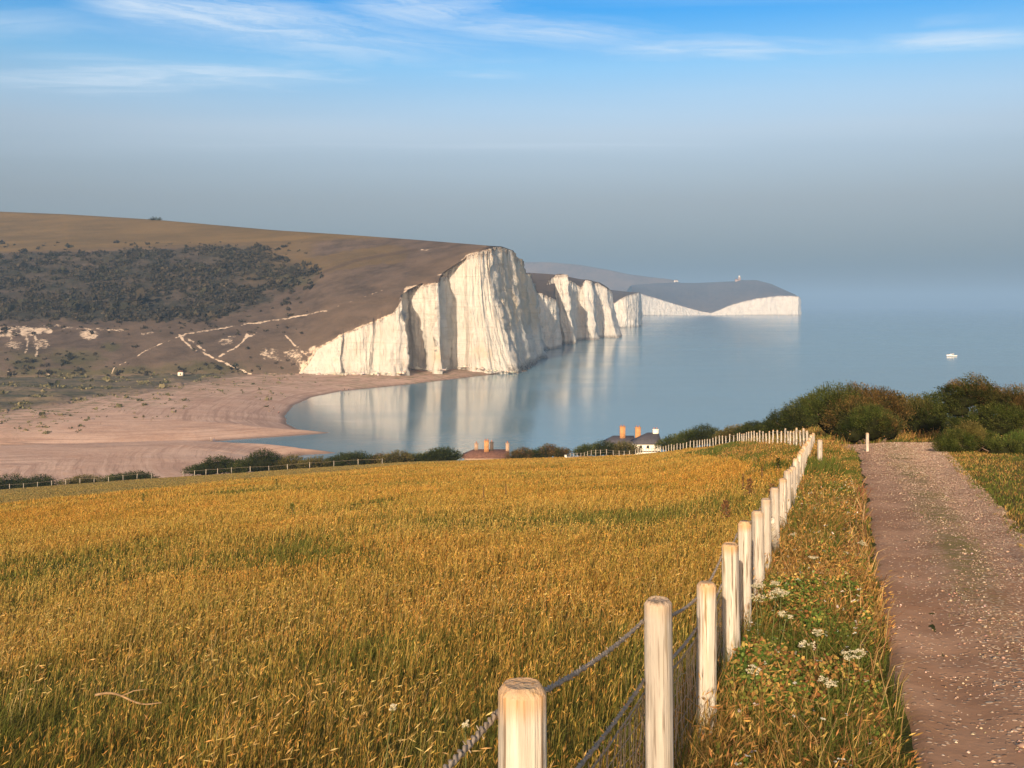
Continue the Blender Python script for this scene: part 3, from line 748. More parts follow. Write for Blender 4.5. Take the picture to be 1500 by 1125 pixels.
def build_hay():
    acc = Acc()
    N = 850000
    Y = sample_Y(N, 1.9, 235, 1.47)
    px = rng.uniform(-260, 1230, N)
    X = (px - 750) / F * Y
    ok = (X < gold_right(Y) - .06) & (Y < np.interp(px, _pd, CYc) + 8)
    gf = gold_far(X, Y) + 2.5 * fbm(X / 6, Y / 6, 0, 70, 3)
    ok &= ~((gf > 0) & (rng.random(N) < .35))
    X, Y, gf = X[ok], Y[ok], gf[ok]
    n = len(X); Z = Hn(X, Y)
    P = np.stack([X, Y, Z - .02], -1)
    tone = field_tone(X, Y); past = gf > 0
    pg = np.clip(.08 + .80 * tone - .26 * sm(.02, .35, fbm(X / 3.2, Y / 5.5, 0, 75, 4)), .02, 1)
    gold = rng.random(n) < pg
    tuft = .85 + .6 * fbm(X / .8, Y / .8, 0, 71, 2) + .5 * fbm(X / 3.5, Y / 4.5, 0, 77, 2)
    h = np.where(gold, rng.uniform(.13, .32, n), rng.uniform(.10, .26, n)) * tuft
    h = np.where(past, rng.uniform(.08, .18, n), h)
    w = np.maximum(np.where(gold, .0026, .0042), Y * .00062) * rng.uniform(.7, 1.4, n)
    az = rng.normal(.6, 1.2, n); lean = np.where(gold, rng.uniform(.05, .5, n), rng.uniform(.2, 1.0, n))
    cg, cd = pick(GREEN, n), pick(GOLD, n)
    hue = np.clip(.5 + fbm(X / 9, Y / 9, 0, 72, 3) * 1.3, 0, 1)[:, None]
    cd = cd * (1 - .25 * hue * np.array([.1, .6, 1.0]))           # rustier drifts
    gy = (.5 + .9 * fbm(X / 2.2, Y / 3.0, 0, 78, 3))[:, None].clip(0, 1)
    cd = cd * (1 - .24 * gy * np.array([.75, .45, .55]))
    cd = cd * (1 - sm(16, 45, Y)[:, None] * np.array([-.04, .06, .20]))
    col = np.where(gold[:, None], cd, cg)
    col = np.where(past[:, None], pick(DULL, n), col)
    V, Fc, C, T, d = blade_arrays(P, h, w, az, lean, np.where(gold[:, None], .55 * cd + .45 * cg, col), col)
    acc.add(V, Fc, C)
    k = np.nonzero(gold & ~past & (Y < 60) & (rng.random(n) < .6))[0]
    ln = rng.uniform(.022, .055, len(k)); wd = np.maximum(rng.uniform(.004, .008, len(k)), Y[k] * .0008)
    acc.add(*head_arrays(T[k], d[k], ln, wd, np.clip(cd[k] * 1.12, 0, .75), rng.uniform(.1, .75, len(k))))
    # longer nodding ears close by
    N2 = 3500
    Y = sample_Y(N2, 1.9, 14, .6); px = rng.uniform(-200, 1230, N2); X = (px - 750) / F * Y
    cl = fbm(X / 1.4, Y / 1.4, 0, 74, 2)
    ok = (X < gold_right(Y) - .08) & (cl > -.12); X, Y = X[ok], Y[ok]; n = len(X)
    P = np.stack([X, Y, Hn(X, Y) - .02], -1)
    cd = pick([(.58, .40, .14), (.52, .35, .11), (.62, .46, .20)], n)
    V, Fc, C, T, d = blade_arrays(P, rng.uniform(.26, .46, n), rng.uniform(.0022, .0032, n), rng.normal(.5, 1.1, n), rng.uniform(.15, .65, n), cd * .8, cd)
    acc.add(V, Fc, C)
    acc.add(*head_arrays(T, d, rng.uniform(.035, .075, n), rng.uniform(.005, .009, n), cd, rng.uniform(.5, .98, n)))
    o = acc.build('hay_grass', FOL)
    tag(o, 'golden ripe hay grass covering the sloping field', 'grass', kind='stuff')
build_hay()

def build_verge():
    acc = Acc()
    # rank grass between fence and track, and on the right of the track
    N = 100000
    Y = sample_Y(N, 2.2, 75, 1.45)
    L = fence_x(Y) - .1; Rr = np.where(Y < 46, .3 + .33 * Y + .05, .5 + .40 * Y)
    X = L + (Rr - L) * rng.random(N)
    a1 = (X, Y, np.zeros(N))
    N = 60000
    Y = sample_Y(N, 8, 85, 1.3); X = road_r(Y) - .3 + rng.random(N) ** 1.3 * (Y * .14 + 3.3)
    a2 = (X, Y, np.ones(N))
    N = 26000
    Y = rng.uniform(44, 100, N); px = rng.uniform(1000, 1560, N); X = (px - 750) / F * Y
    a3 = (X, Y, np.full(N, 2.))
    N = 9000
    Y = sample_Y(N, 1.0, 44, .9); X = fence_x(Y) + rng.normal(0, .10, N)
    a5 = (X, Y, np.full(N, 4.))
    N = 15000
    Y = sample_Y(N, 8, 47, 1.1); uu = .47 + .10 * fbm(Y / 5, 0, 0, 26, 2) + rng.normal(0, .065, N); X = road_l(Y) + (road_r(Y) - road_l(Y)) * uu
    kk = fbm(X / .6, Y / 1.2, 0, 28, 3) > .02; X, Y = X[kk], Y[kk]
    a6 = (X, Y, np.full(len(X), 5.))
    N = 16000
    Y = rng.uniform(37, 105, N); X = gold_right(Y) - rng.random(N) ** 1.6 * (1.0 + Y * .035)
    a4 = (X, Y, np.full(N, 3.))
    X, Y, k = (np.concatenate(q) for q in zip(a1, a2, a3, a4, a5, a6))
    ok = ~((X > road_l(Y) + .12 * fbm(Y / .5, 0, 0, 80, 3) + .02) & (X < road_r(Y) - .25 + .3 * fbm(Y / .7, 3, 0, 81, 3)) & (Y < 54))
    ok &= ~((k == 2) & (X < gold_right(Y)))
    ok |= k == 5
    X, Y, k = X[ok], Y[ok], k[ok]; n = len(X)
    P = np.stack([X, Y, Hn(X, Y) - .02], -1)
    g = np.clip(.46 + 1.1 * fbm(X / 1.6, Y / 2.4, 0, 82, 4) - .08 * (k == 0) + .1 * (k == 1) - .22 * (k == 3), 0, 1)
    # short mown strip beside the track on the right and a green strip on the left edge
    de = np.abs(X - road_l(Y)); short = ((k == 1) & (X < road_r(Y) + 2.2 + Y * .05) & (Y > 12)) | ((k == 0) & (de < .35 + .01 * Y) & (Y > 11))
    gold = rng.random(n) < g
    h = rng.uniform(.18, .5, n) * (.75 + .8 * np.clip(.5 + fbm(X / 1.1, Y / 1.1, 0, 83, 2), 0, 1))
    h = np.where(k == 2, h * 1.15, h); h = np.where(k == 3, rng.uniform(.22, .5, n), h); h = np.where(k == 5, rng.uniform(.03, .09, n), h); h = np.where(k == 4, rng.uniform(.25, .72, n), h)
    mid = np.clip((X - fence_x(Y)) / np.maximum(.3 + .33 * Y - fence_x(Y), .1), 0, 1)
    h = np.where(k == 0, h * np.where(mid > .8, .5, 1.0), h); h = np.where(short, rng.uniform(.05, .12, n), h)
    w = np.maximum(.0045, Y * .0008) * rng.uniform(.7, 1.4, n)
    cd = pick([(.44, .26, .075), (.36, .19, .06), (.50, .32, .11), (.30, .15, .055)], n); cg = pick([(.10, .125, .026), (.075, .10, .02), (.15, .16, .04), (.12, .12, .03)], n)
    cd = np.where((k == 5)[:, None], pick([(.22, .17, .065), (.17, .145, .05)], n), cd)
    col = np.where(gold[:, None], cd, cg)
    V, Fc, C, T, d = blade_arrays(P, h, w, rng.normal(.6, 1.3, n), rng.uniform(.1, .9, n), .5 * col + .5 * cg, col)
    acc.add(V, Fc, C)
    q = np.nonzero(gold & ~short & (k != 5) & (rng.random(n) < .5))[0]
    acc.add(*head_arrays(T[q], d[q], rng.uniform(.03, .07, len(q)), np.maximum(rng.uniform(.005, .009, len(q)), Y[q] * .001), cd[q] * 1.15, rng.uniform(.2, .9, len(q))))
    o = acc.build('verge_grass', FOL)
    tag(o, 'rank green and straw coloured grass on the verges of the track', 'grass', kind='stuff')
build_verge()

def leaf_arrays(P, nrm, size, col, asp=.62, fold=.25):
    """pointed leaves folded along the midrib"""
    n = len(P)
    r = rng.standard_normal((n, 3)); a = np.cross(nrm, r); a /= np.linalg.norm(a, axis=1)[:, None] + 1e-9
    b = np.cross(nrm, a)
    L = size[:, None]; W = L * asp / 2
    V = np.stack([P, P + a * L * .33 + b * W + nrm * W * fold, P + a * L * .72 + b * W * .75 + nrm * W * fold * .6, P + a * L - nrm * L * .12, P + a * L * .72 - b * W * .75 + nrm * W * fold * .6, P + a * L * .33 - b * W + nrm * W * fold,
                  P + a * L * .4], 1).reshape(-1, 3)
    k = np.arange(n)[:, None, None] * 7
    Fc = (np.array([[0, 1, 6], [1, 2, 6], [2, 3, 6], [3, 4, 6], [4, 5, 6], [5, 0, 6]])[None] + k).reshape(-1, 3)
    return V, Fc, np.repeat(col, 7, 0)

def build_bramble():
    acc = Acc()
    N = 120000
    Y = sample_Y(N, 2.3, 26, 1.15)
    u = rng.random(N)
    L = fence_x(Y) + .02; W = np.maximum(.3 + .33 * Y - L, .3)
    X = L + W * u
    dens = fbm(X / .7, Y / .9, 0, 90, 3)
    ok = (dens > -.22 + .22 * sm(6, 14, Y)) & (u < .93)
    X, Y, u = X[ok], Y[ok], u[ok]; n = len(X)
    H = (.10 + .42 * np.clip(.5 + fbm(X / .55, Y / .6, 0, 91, 3), 0, 1)) * np.interp(u, [0, .1, .75, 1], [.75, 1, .9, .2])
    hz = H * rng.random(n) ** .55
    P = np.stack([X, Y, Hn(X, Y) + hz], -1)
    nr = rng.normal(0, .45, (n, 3)); nr[:, 2] = 1; nr[:, 1] -= .75; nr[:, 0] -= .15; nr /= np.linalg.norm(nr, axis=1)[:, None]
    t = np.clip(.5 + 1.2 * fbm(X / 1.0, Y / 1.3, 0, 92, 3) + .35 * (u - .3), 0, 1)
    rust = rng.random(n) < .12 + .60 * t
    col = np.where(rust[:, None], pick([(.36, .20, .06), (.42, .26, .075), (.26, .12, .045), (.40, .31, .085), (.18, .095, .035)], n), pick([(.08, .12, .025), (.12, .16, .035), (.18, .19, .045), (.055, .09, .02)], n))
    acc.add(*leaf_arrays(P, nr, rng.uniform(.014, .038, n), col))
    # arching canes and dead stems
    m = 2600
    Y = sample_Y(m, 2.3, 24, 1.1); X = fence_x(Y) + .03 + (.27 + .02 * Y) * rng.random(m) * 4.0 * .9
    ok = X < .3 + .33 * Y - .02; X, Y = X[ok], Y[ok]; m = len(X)
    P = np.stack([X, Y, Hn(X, Y)], -1)
    cc = pick([(.34, .20, .08), (.22, .10, .05), (.44, .30, .13)], m)
    V, Fc, C, T, d = blade_arrays(P, rng.uniform(.3, .62, m), np.maximum(.004, Y * .0009), rng.uniform(0, 6.28, m), rng.uniform(.3, 1.2, m), cc, cc)
    acc.add(V, Fc, C)
    # small white flowers among the leaves
    f = 420
    Y = sample_Y(f, 3.2, 22, 1.1); X = fence_x(Y) + .08 + (W.mean() * 0 + (.95 + .02 * Y)) * rng.random(f)
    q_ = X < road_l(Y) - .18; X, Y = X[q_], Y[q_]; f = len(X)
    P = np.stack([X, Y, Hn(X, Y) + rng.uniform(.25, .5, f)], -1)
    nr = rng.normal(0, .3, (f, 3)); nr[:, 2] = 1; nr /= np.linalg.norm(nr, axis=1)[:, None]
    for _ in range(3):
        acc.add(*leaf_arrays(P + rng.normal(0, .006, (f, 3)), nr, rng.uniform(.010, .022, f), pick([(.72, .66, .52), (.8, .76, .66)], f, .05), .9, .1))
    o = acc.build('undergrowth', LEAF)
    tag(o, 'tangled bramble and rusty leaves between fence and track', 'undergrowth', kind='stuff')
build_bramble()

def build_stones():
    n = 20000
    Y = sample_Y(n, 2.5, 53, 1.2); u = rng.beta(2.0, 1.3, n)
    X = road_l(Y) + (road_r(Y) - road_l(Y)) * u
    s = np.maximum(rng.lognormal(-4.85, .42, n), Y * .00052) * np.where(rng.random(n) < .015, 1.6, 1)
    base = np.array([[1, 0, 0], [-1, 0, 0], [0, 1, 0], [0, -1, 0], [0, 0, 1.], [0, 0, -1]])
    fc = np.array([[0, 2, 4], [2, 1, 4], [1, 3, 4], [3, 0, 4], [2, 0, 5], [1, 2, 5], [3, 1, 5], [0, 3, 5]])
    V = base[None] * (1 + .35 * rng.standard_normal((n, 6, 3)) * .6) * s[:, None, None] * np.array([1, 1, .55])
    an = rng.uniform(0, 6.28, n); c, q = np.cos(an), np.sin(an)
    V = np.stack([V[..., 0] * c[:, None] - V[..., 1] * q[:, None], V[..., 0] * q[:, None] + V[..., 1] * c[:, None], V[..., 2]], -1)
    rut = -.035 * np.exp(-((u - .22) / .12) ** 2) - .035 * np.exp(-((u - .74) / .12) ** 2)
    V += np.stack([X, Y, Hn(X, Y) + .040 + rut + s * .15], -1)[:, None]
    Fc = (fc[None] + np.arange(n)[:, None, None] * 6).reshape(-1, 3)
    col = pick([(.42, .31, .23), (.32, .22, .16), (.52, .42, .33), (.25, .17, .13), (.36, .24, .17)], n, .12)
    o = mesh('gravel', V.reshape(-1, 3), Fc, foliage_mat('pebble', 0.0, .15), cols=np.clip(np.repeat(col, 6, 0), 0, 1))
    tag(o, 'loose pale stones scattered on the track', 'gravel', kind='stuff')
build_stones()

# ------------------------------------------------------------------ fences
def wood_mat(name='pale_timber', weath=1.0):
    m = Mat(name); p = m.obj()
    g = m.noise(m.scale(p, (26, 26, 1.6)), 1.0, 6, .65); g2 = m.noise(m.scale(p, (60, 60, 2.2)), 1.0, 3, .6)
    n = m.noise(p, 5, 4)
    c = m.mix(m.ramp(g, .3, .7), (.40, .355, .30), (.66, .605, .53))
    c = m.mix(m.math('MULTIPLY', m.ramp(g2, .56, .63), .9), c, (.15, .105, .07))
    sx = m.n('SeparateXYZ'); m.set(sx.inputs[0], p)
    topz = m.math('ADD', sx.outputs[2], m.math('MULTIPLY', m.math('SUBTRACT', n, .5), .12))
    c = m.mix(m.math('MULTIPLY', m.ramp(topz, -.085, -.005), .65), c, (.50, .26, .075))      # algae and rain stain on the head
    # knots
    vo = m.n('TexVoronoi'); m.set(vo.inputs['Vector'], m.scale(p, (9, 9, 4.2))); vo.inputs['Scale'].default_value = 1.0
    sp = m.n('SeparateColor'); m.set(sp.inputs[0], vo.outputs['Color'])
    kn = m.math('MULTIPLY', m.ramp(vo.outputs['Distance'], .20, .08), m.math('GREATER_THAN', sp.outputs[0], .62))
    c = m.mix(m.math('MULTIPLY', kn, .8), c, (.16, .07, .025))
    c = m.mix(m.math('MULTIPLY', m.ramp(m.noise(m.scale(p, (14, 14, 1.1)), 1, 3), .56, .70), .65), c, (.36, .27, .13))
    oi = m.n('ObjectInfo').outputs['Random']
    c = m.mix(m.math('MULTIPLY', m.ramp(m.math('ADD', oi, m.math('SUBTRACT', n, .5)), .35, .95), .55), c, (.33, .30, .27))
    c = m.mix(m.math('MULTIPLY', m.ramp(m.math('ADD', sx.outputs[2], m.math('MULTIPLY', m.math('SUBTRACT', g, .5), .5)), -.75, -1.1), .6), c, (.16, .125, .075))
    return m.pbr(c, .85, m.bump(m.math('ADD', g, m.math('MULTIPLY', g2, 1.2)), .8, .008), spec=.15)
WOOD = wood_mat()
WIRE = plain('rusty_wire', (.34, .27, .20), .7, .3, 60, .4)
WIRE.node_tree.nodes['Principled BSDF'].inputs['Metallic'].default_value = 0.0

def post_mesh(name, rad, length, k=20, sq=.35, seed=0, rows=9):
    """rounded post with a chamfered head; object origin at the centre of the head"""
    r_ = np.random.default_rng(seed)
    an = np.arange(k) / k * 2 * math.pi
    sqr = 1 / np.maximum(np.abs(np.cos(an)), np.abs(np.sin(an))); shp = (1 - sq) + sq * np.minimum(sqr, 1.22) * .92
    zs = np.concatenate([[0, -.0, -.0015, -.019, -.022], np.linspace(-.04, -length, rows)])
    rr = np.concatenate([[.0, .70, .73, .985, 1.0], np.linspace(1.0, 1.04, rows)])
    V = []
    for z, q in zip(zs, rr):
        w = 1 + .02 * np.array([fbm(math.cos(a) * 1.5 + seed * 3, math.sin(a) * 1.5, z * 3, seed, 2) for a in an])
        V.append(np.stack([np.cos(an) * rad * q * shp * w, np.sin(an) * rad * q * shp * w, np.full(k, z) + (.004 * r_.standard_normal() * (z == 0))], -1))
    V = np.vstack(V)
    i = np.arange(len(zs) * k).reshape(len(zs), k); j = np.roll(i, -1, 1)
    q = np.stack([i[:-1], i[1:], j[1:], j[:-1]], -1).reshape(-1, 4)
    o = mesh(name, V, q, WOOD, None, smooth=True)
    return o

def add_post(parent, x, y, ztop, rad, length, src=None, seed=0, lean=(0, 0), name='post', rz=0, sc=1.0):
    if src is None: o = post_mesh(name, rad, length, seed=seed)
    else: o = src.copy(); COL.objects.link(o)
    o.parent = parent; o.location = (x, y, ztop); o.rotation_euler = (lean[0], lean[1], rz); o.scale = (sc, sc, 1)
    return o

NEAR_Y = [.85, 2.3, 4.12, 5.75, 7.15, 8.5, 9.75, 11.3, 13.0, 14.9, 16.8, 18.8, 20.9, 23.1, 25.4, 27.9, 30.5, 33.2, 36.0, 38.9, 41.6, 44.0]
def top_drop(y):
    return np.interp(y, [0, 2.3, 4.12, 5.75, 7.15, 8.5, 9.75, 13.0, 19.9, 29.6, 44.0], [.52, .848, 1.18, 1.555, 1.66, 1.80, 1.97, 2.34, 3.06, 4.02, 5.45])

def build_near_fence():
    root = empty('wire_fence', (fence_x(2.3), 2.3, Hn(fence_x(2.3), 2.3)))
    tag(root, 'fence of pale round posts and twisted barbed wire beside the gravel track', 'fence')
    off = np.array(root.location)
    tops = []
    protos = []
    for i, y in enumerate(NEAR_Y):
        x = float(fence_x(y)) + random.uniform(-.02, .02) * (i > 3); zt = EYE - float(top_drop(y)) + (random.uniform(-.04, .04) if i > 5 else 0)
        if i < 9:
            o = add_post(root, x - off[0], y - off[1], zt - off[2], .056 if i == 1 else .054 + .003 * random.random(), 1.35, None, i + 1, (random.uniform(-.03, .03), random.uniform(-.022, .022)), rz=random.uniform(0, 3))
            protos.append(o)
        else:
            o = add_post(root, x - off[0], y - off[1], zt - off[2], .055, 1.3, protos[3 + i % 5], i, (random.uniform(-.03, .03), random.uniform(-.035, .035)), rz=random.uniform(0, 6))
        tops.append(np.array([x - off[0], y - off[1], zt - off[2]]))
        # every few posts a closer second stake stands in the row
        if i in (10, 12, 14, 15, 17, 18, 19):
            y2 = y + .8; x2 = float(fence_x(y2)); z2 = EYE - float(top_drop(y2)) + random.uniform(-.08, .03)
            add_post(root, x2 - off[0], y2 - off[1], z2 - off[2], .05, 1.3, protos[3 + i % 4], i, (0, random.uniform(-.02, .02)), rz=random.uniform(0, 6))
    # sloping brace against the straining post
    for yb in (11.3, 16.8):
        a = np.array([fence_x(yb) + .05, yb, EYE - float(top_drop(yb)) - .22]); b = np.array([fence_x(yb + 1.5) + .06, yb + 1.5, EYE - float(top_drop(yb + 1.5)) - .95])
        mb = MB(); mb.tube([a - off, b - off], .042, 10); mb.build('brace', WOOD, root, smooth=True)
    side = np.array([-.056, .017, 0])
    def strand(drop, sag, rad, hel, name, n_to=None, barbs=True):
        mb = MB()
        for i in range(len(tops) - 1):
            A = tops[i] + side + [0, 0, -drop[i]]; Bp = tops[i + 1] + side + [0, 0, -drop[i + 1]]
            L = np.linalg.norm(Bp - A); y = tops[i][1] + off[1]
            n = int(max(4, min(90, L / max(.012, y * .0035))))
            t = np.linspace(0, 1, n)
            c = A + (Bp - A) * t[:, None]; c[:, 2] -= sag * 4 * t * (1 - t)
            if y < 9:
                for ph in (0, math.pi):
                    w = t * L / .055 * 2 * math.pi + ph
                    mb.tube(c + np.stack([np.cos(w) * hel, 0 * w, np.sin(w) * hel], -1), rad, 6)
                if barbs:
                    for q in np.arange(.06, L, .085):
                        s = c[int(q / L * (n - 1))]; v = rng.standard_normal(3); v /= np.linalg.norm(v)
                        mb.tube([s - v * .016, s + v * .016], .0016, 4)
            else:
                mb.tube(c, max(rad * 1.2, y * .0004), 5)
        mb.build(name, WIRE, root, smooth=True)
    d1 = np.array([.12, .075, .095, .10, .10, .1] + [.1] * 16); d2 = np.array([.42, .40, .34, .27, .30] + [.34] * 17)
    strand(d1, .03, .0044, .0056, 'wire_strand'); strand(d2, .025, .0044, .0056, 'wire_strand')
    strand(d2 + .05, .03, .0025, .002, 'wire_strand', barbs=False)
    # woven netting below the second strand
    mb = MB()
    for i in range(13):
        A, Bp = tops[i] + side, tops[i + 1] + side
        L = np.linalg.norm((Bp - A)[:2]); y = tops[i][1] + off[1]
        r = .0017 if i < 4 else .0022; st = .05 if i < 4 else .09
        nv = int(L / st)
        for a in range(nv + 1):
            t = a / nv; p = A + (Bp - A) * t; dd = d2[i] * (1 - t) + d2[i + 1] * t + .05
            zz = np.linspace(dd, 1.02, 7)
            mb.tube(np.stack([p[0] + 0 * zz + .006 * rng.standard_normal(7), p[1] + .012 * ((np.arange(7) % 2) * 2 - 1.0), p[2] - zz], -1), r, 4, cap=False)
        for hh in np.arange(.08, .7, .075):
            t = np.linspace(0, 1, 12)
            c = A + (Bp - A) * t[:, None]; c[:, 2] -= (d2[i] * (1 - t) + d2[i + 1] * t) + hh + .008 * rng.standard_normal(12)
            mb.tube(c, r, 4, cap=False)
    mb.build('wire_netting', WIRE, root, smooth=True)
    return root, protos
fence, POSTS = build_near_fence()

def build_far_fences():
    root = empty('wire_fence', (_ffx[1], _ffy[1], float(Hn(_ffx[1], _ffy[1]))))
    tag(root, 'long far fence of thin pale posts running down the top edge of the hay field', 'fence')
    off = np.array(root.location)
    P = np.stack([_ffx, _ffy], -1); seg = np.linalg.norm(np.diff(P, axis=0), axis=1); L = np.concatenate([[0], np.cumsum(seg)])
    src = post_mesh('post', .056, 1.6, k=8, seed=50, rows=3); src.parent = root
    pos = 1.0; pts = []; first = True
    while pos < L[-1]:
        x, y = np.interp(pos, L, _ffx), np.interp(pos, L, _ffy)
        z = float(Hn(x, y)) + np.interp(y, [60, 185, 195], [1.08, 1.05, .85]) + random.uniform(-.10, .10)
        if y > 188: z += .55 * math.exp(-((x - 17.5) / 3.0) ** 2)
        if first: src.location = (x - off[0], y - off[1], z - off[2]); first = False
        else: add_post(root, x - off[0], y - off[1], z - off[2], 0, 0, src, 0, (random.uniform(-.04, .04), random.uniform(-.04, .04)), sc=np.interp(y, [44, 150, 190, 200], [.9, 1.1, 1.2, .8]))
        pts.append((x - off[0], y - off[1], z - off[2] - .12)); pos += np.interp(y, [44, 100, 190, 200], [2.1, 2.7, 2.6, .7]) * random.uniform(.9, 1.1)
    mb = MB(); mb.tube(pts, .012, 4); mb.tube(np.array(pts) - [0, 0, .45], .012, 4); mb.build('wire_strand', WIRE, root)
    # two low fences at the bottom of the pasture on the left
    for (lab, seq, n) in (('low fence of small pale posts at the foot of the field on the far left', [(-160, 224, 735.), (0, 221, 719), (110, 214, 710.5), (222, 208, 702.5)], 17),
                          ('low fence of small pale posts in front of the dark bushes', [(268, 203, 696.5), (330, 200, 693.5), (430, 198, 688.5), (560, 190, 681)], 12)):
        s = np.array(seq); t = np.linspace(0, len(s) - 1, n)
        px = np.interp(t, range(len(s)), s[:, 0]); Yv = np.interp(t, range(len(s)), s[:, 1]) - 2
        r2 = None; pts = []
        for a, y in zip(px, Yv):
            x = (a - 750) / F * y; z = float(Hn(x, y)) + 1.15 + random.uniform(-.1, .15)
            if r2 is None:
                r2 = empty('wire_fence', (x, y, z - 1.1)); tag(r2, lab, 'fence'); o2 = np.array(r2.location)
            add_post(r2, x - o2[0], y - o2[1], z - o2[2], 0, 0, src, 0, (0, random.uniform(-.05, .05)), sc=.9)
            pts.append((x - o2[0], y - o2[1], z - o2[2] - .15))
        mb = MB(); mb.tube(pts, .012, 4); mb.build('wire_strand', WIRE, r2)
build_far_fences()

def lone_post(name, px, y, top, rad, lab):
    x = (px - 750) / F * y; z = EYE - (top - HZ) / F * y
    o = post_mesh(name, rad, z - float(Hn(x, y)) + .3, seed=77); o.location = (x, y, z); tag(o, lab, 'post'); return o
lone_post('marker_post', 1270.5, 44, 634, .065, 'single thin wooden post standing in grass at the far end of the track')
lone_post('gate_post', 1201, 31.0, 644, .075, 'stout pale post standing just right of the fence corner')
# ------------------------------------------------------------------ shrubs
BARK = plain('bark', (.12, .085, .06), .95, .35, 9, .1)
DARKG = [(.030, .042, .012), (.045, .058, .016), (.060, .070, .020), (.035, .040, .014)]
MIDG = [(.055, .075, .018), (.080, .095, .024), (.045, .058, .016), (.10, .105, .03)]
RUST = [(.10, .072, .026), (.14, .085, .03), (.075, .062, .022), (.16, .105, .038), (.065, .068, .022), (.09, .09, .028)]
OLIVE = [(.10, .09, .028), (.13, .11, .035), (.08, .08, .022), (.16, .125, .045)]

def crown_mesh(lobes, n, leaf, pals, sweep=(0, 0, 0), seed=0, gap=-.22, spr=5, tier=0.0, asp=.5):
    """lobes (cx,cy,cz,rx,ry,rz); sprigs of leaves through the outer part of each lobe plus a dark solid core"""
    acc = Acc(); r = np.random.default_rng(seed)
    lo = np.array(lobes, float); wgt = (lo[:, 3] * lo[:, 4] * lo[:, 5]) ** (2 / 3); wgt /= wgt.sum()
    k = r.choice(len(lo), n, p=wgt)
    d = r.standard_normal((n, 3)); d[:, 2] = np.where(d[:, 2] < -.3, -d[:, 2], d[:, 2]); d /= np.linalg.norm(d, axis=1)[:, None]
    rad = 1 - .42 * r.random(n) ** 1.5
    lump = 1 + .26 * fbm(d[:, 0] * 2.2 + k * 3.1, d[:, 1] * 2.2, d[:, 2] * 2.2, seed + 1, 4)
    P = lo[k, :3] + d * lo[k, 3:] * (rad * lump)[:, None]
    if tier: P[:, 2] += tier * np.sin(P[:, 2] * 5.5 / max(tier, .1) * .25 + P[:, 0] * 1.1) * .35
    sc = lo[k, 3:].min()
    q = fbm(P[:, 0] / .45 + 7, P[:, 1] / .45, P[:, 2] / .45 * (2.2 if tier else 1), seed + 2, 3)
    ok = (q > gap * 0 - .10 - .35 * (1 - rad)); P, d, k = P[ok], d[ok], k[ok]; n = len(P)
    ax = d + np.array(sweep) + .35 * r.standard_normal((n, 3)); ax /= np.linalg.norm(ax, axis=1)[:, None]
    pals = [[p[j % len(p)] for j in range(6)] for p in pals]
    pal_k = np.array([pals[i % len(pals)] if len(pals) >= len(lobes) else pals[0] for i in range(len(lobes))])
    tone = fbm(P[:, 0] / .7, P[:, 1] / .7, P[:, 2] / .7, seed + 3, 3)
    pi = np.clip(((tone + .5) * pal_k.shape[1]).astype(int), 0, pal_k.shape[1] - 1)
    base = pal_k[k, pi] * (1 + .18 * r.standard_normal((n, 1)))
    global rng
    old, rng = rng, r
    for j in range(spr):
        s = leaf * r.uniform(.6, 1.3, n)
        pp = P + ax * (leaf * 1.1 * j)[..., None] if np.ndim(leaf) else P + ax * leaf * .8 * j + r.normal(0, leaf * .45, (n, 3))
        nr = .55 * d + .8 * r.standard_normal((n, 3)); nr[:, 2] += .35; nr /= np.linalg.norm(nr, axis=1)[:, None]
        acc.add(*diamond(pp, nr, ax, s, np.clip(base * (1 + .12 * r.standard_normal((n, 1))), .005, .9), asp))
    rng = old
    for (cx, cy, cz, rx, ry, rz) in lobes:                        # dark solid core that stops seeing through the lobe
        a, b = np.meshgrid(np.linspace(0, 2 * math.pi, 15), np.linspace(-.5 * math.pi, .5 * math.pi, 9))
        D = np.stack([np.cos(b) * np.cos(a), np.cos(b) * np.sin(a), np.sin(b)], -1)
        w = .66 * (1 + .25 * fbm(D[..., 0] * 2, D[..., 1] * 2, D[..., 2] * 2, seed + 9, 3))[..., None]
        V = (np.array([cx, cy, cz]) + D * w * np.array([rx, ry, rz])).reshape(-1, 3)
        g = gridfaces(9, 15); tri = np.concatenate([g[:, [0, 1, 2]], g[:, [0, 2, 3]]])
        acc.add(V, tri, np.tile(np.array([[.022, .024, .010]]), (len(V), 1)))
    return acc

def diamond(P, nrm, ax, L, col, asp):
    b = np.cross(nrm, ax); b /= np.linalg.norm(b, axis=1)[:, None] + 1e-9
    L = L[:, None]
    V = np.stack([P, P + ax * L * .5 + b * L * asp / 2, P + ax * L, P + ax * L * .5 - b * L * asp / 2], 1).reshape(-1, 3)
    k = np.arange(len(P))[:, None, None] * 4
    return V, (np.array([[0, 1, 2], [0, 2, 3]])[None] + k).reshape(-1, 3), np.repeat(col, 4, 0)

def stems(lobes, seed, thick=.05):
    mb = MB(); r = np.random.default_rng(seed)
    lo = np.array(lobes); bx = np.average(lo[:, 0], weights=lo[:, 3]); by = lo[:, 1].mean()
    for (cx, cy, cz, rx, ry, rz) in lobes:
        for _ in range(3):
            s = np.array([bx + (cx - bx) * .45 + r.normal(0, .1 * rx), by + r.normal(0, .1), -.25]); e = np.array([cx + r.normal(0, .4) * rx, cy + r.normal(0, .3) * ry, cz + .45 * rz])
            t = np.linspace(0, 1, 6)[:, None]
            p = s + (e - s) * t + np.array([r.normal(0, .1) * rx, r.normal(0, .1) * ry, 0]) * np.sin(t * math.pi)
            mb.tube(p, thick * (1 - .75 * t[:, 0]), 6)
    return mb

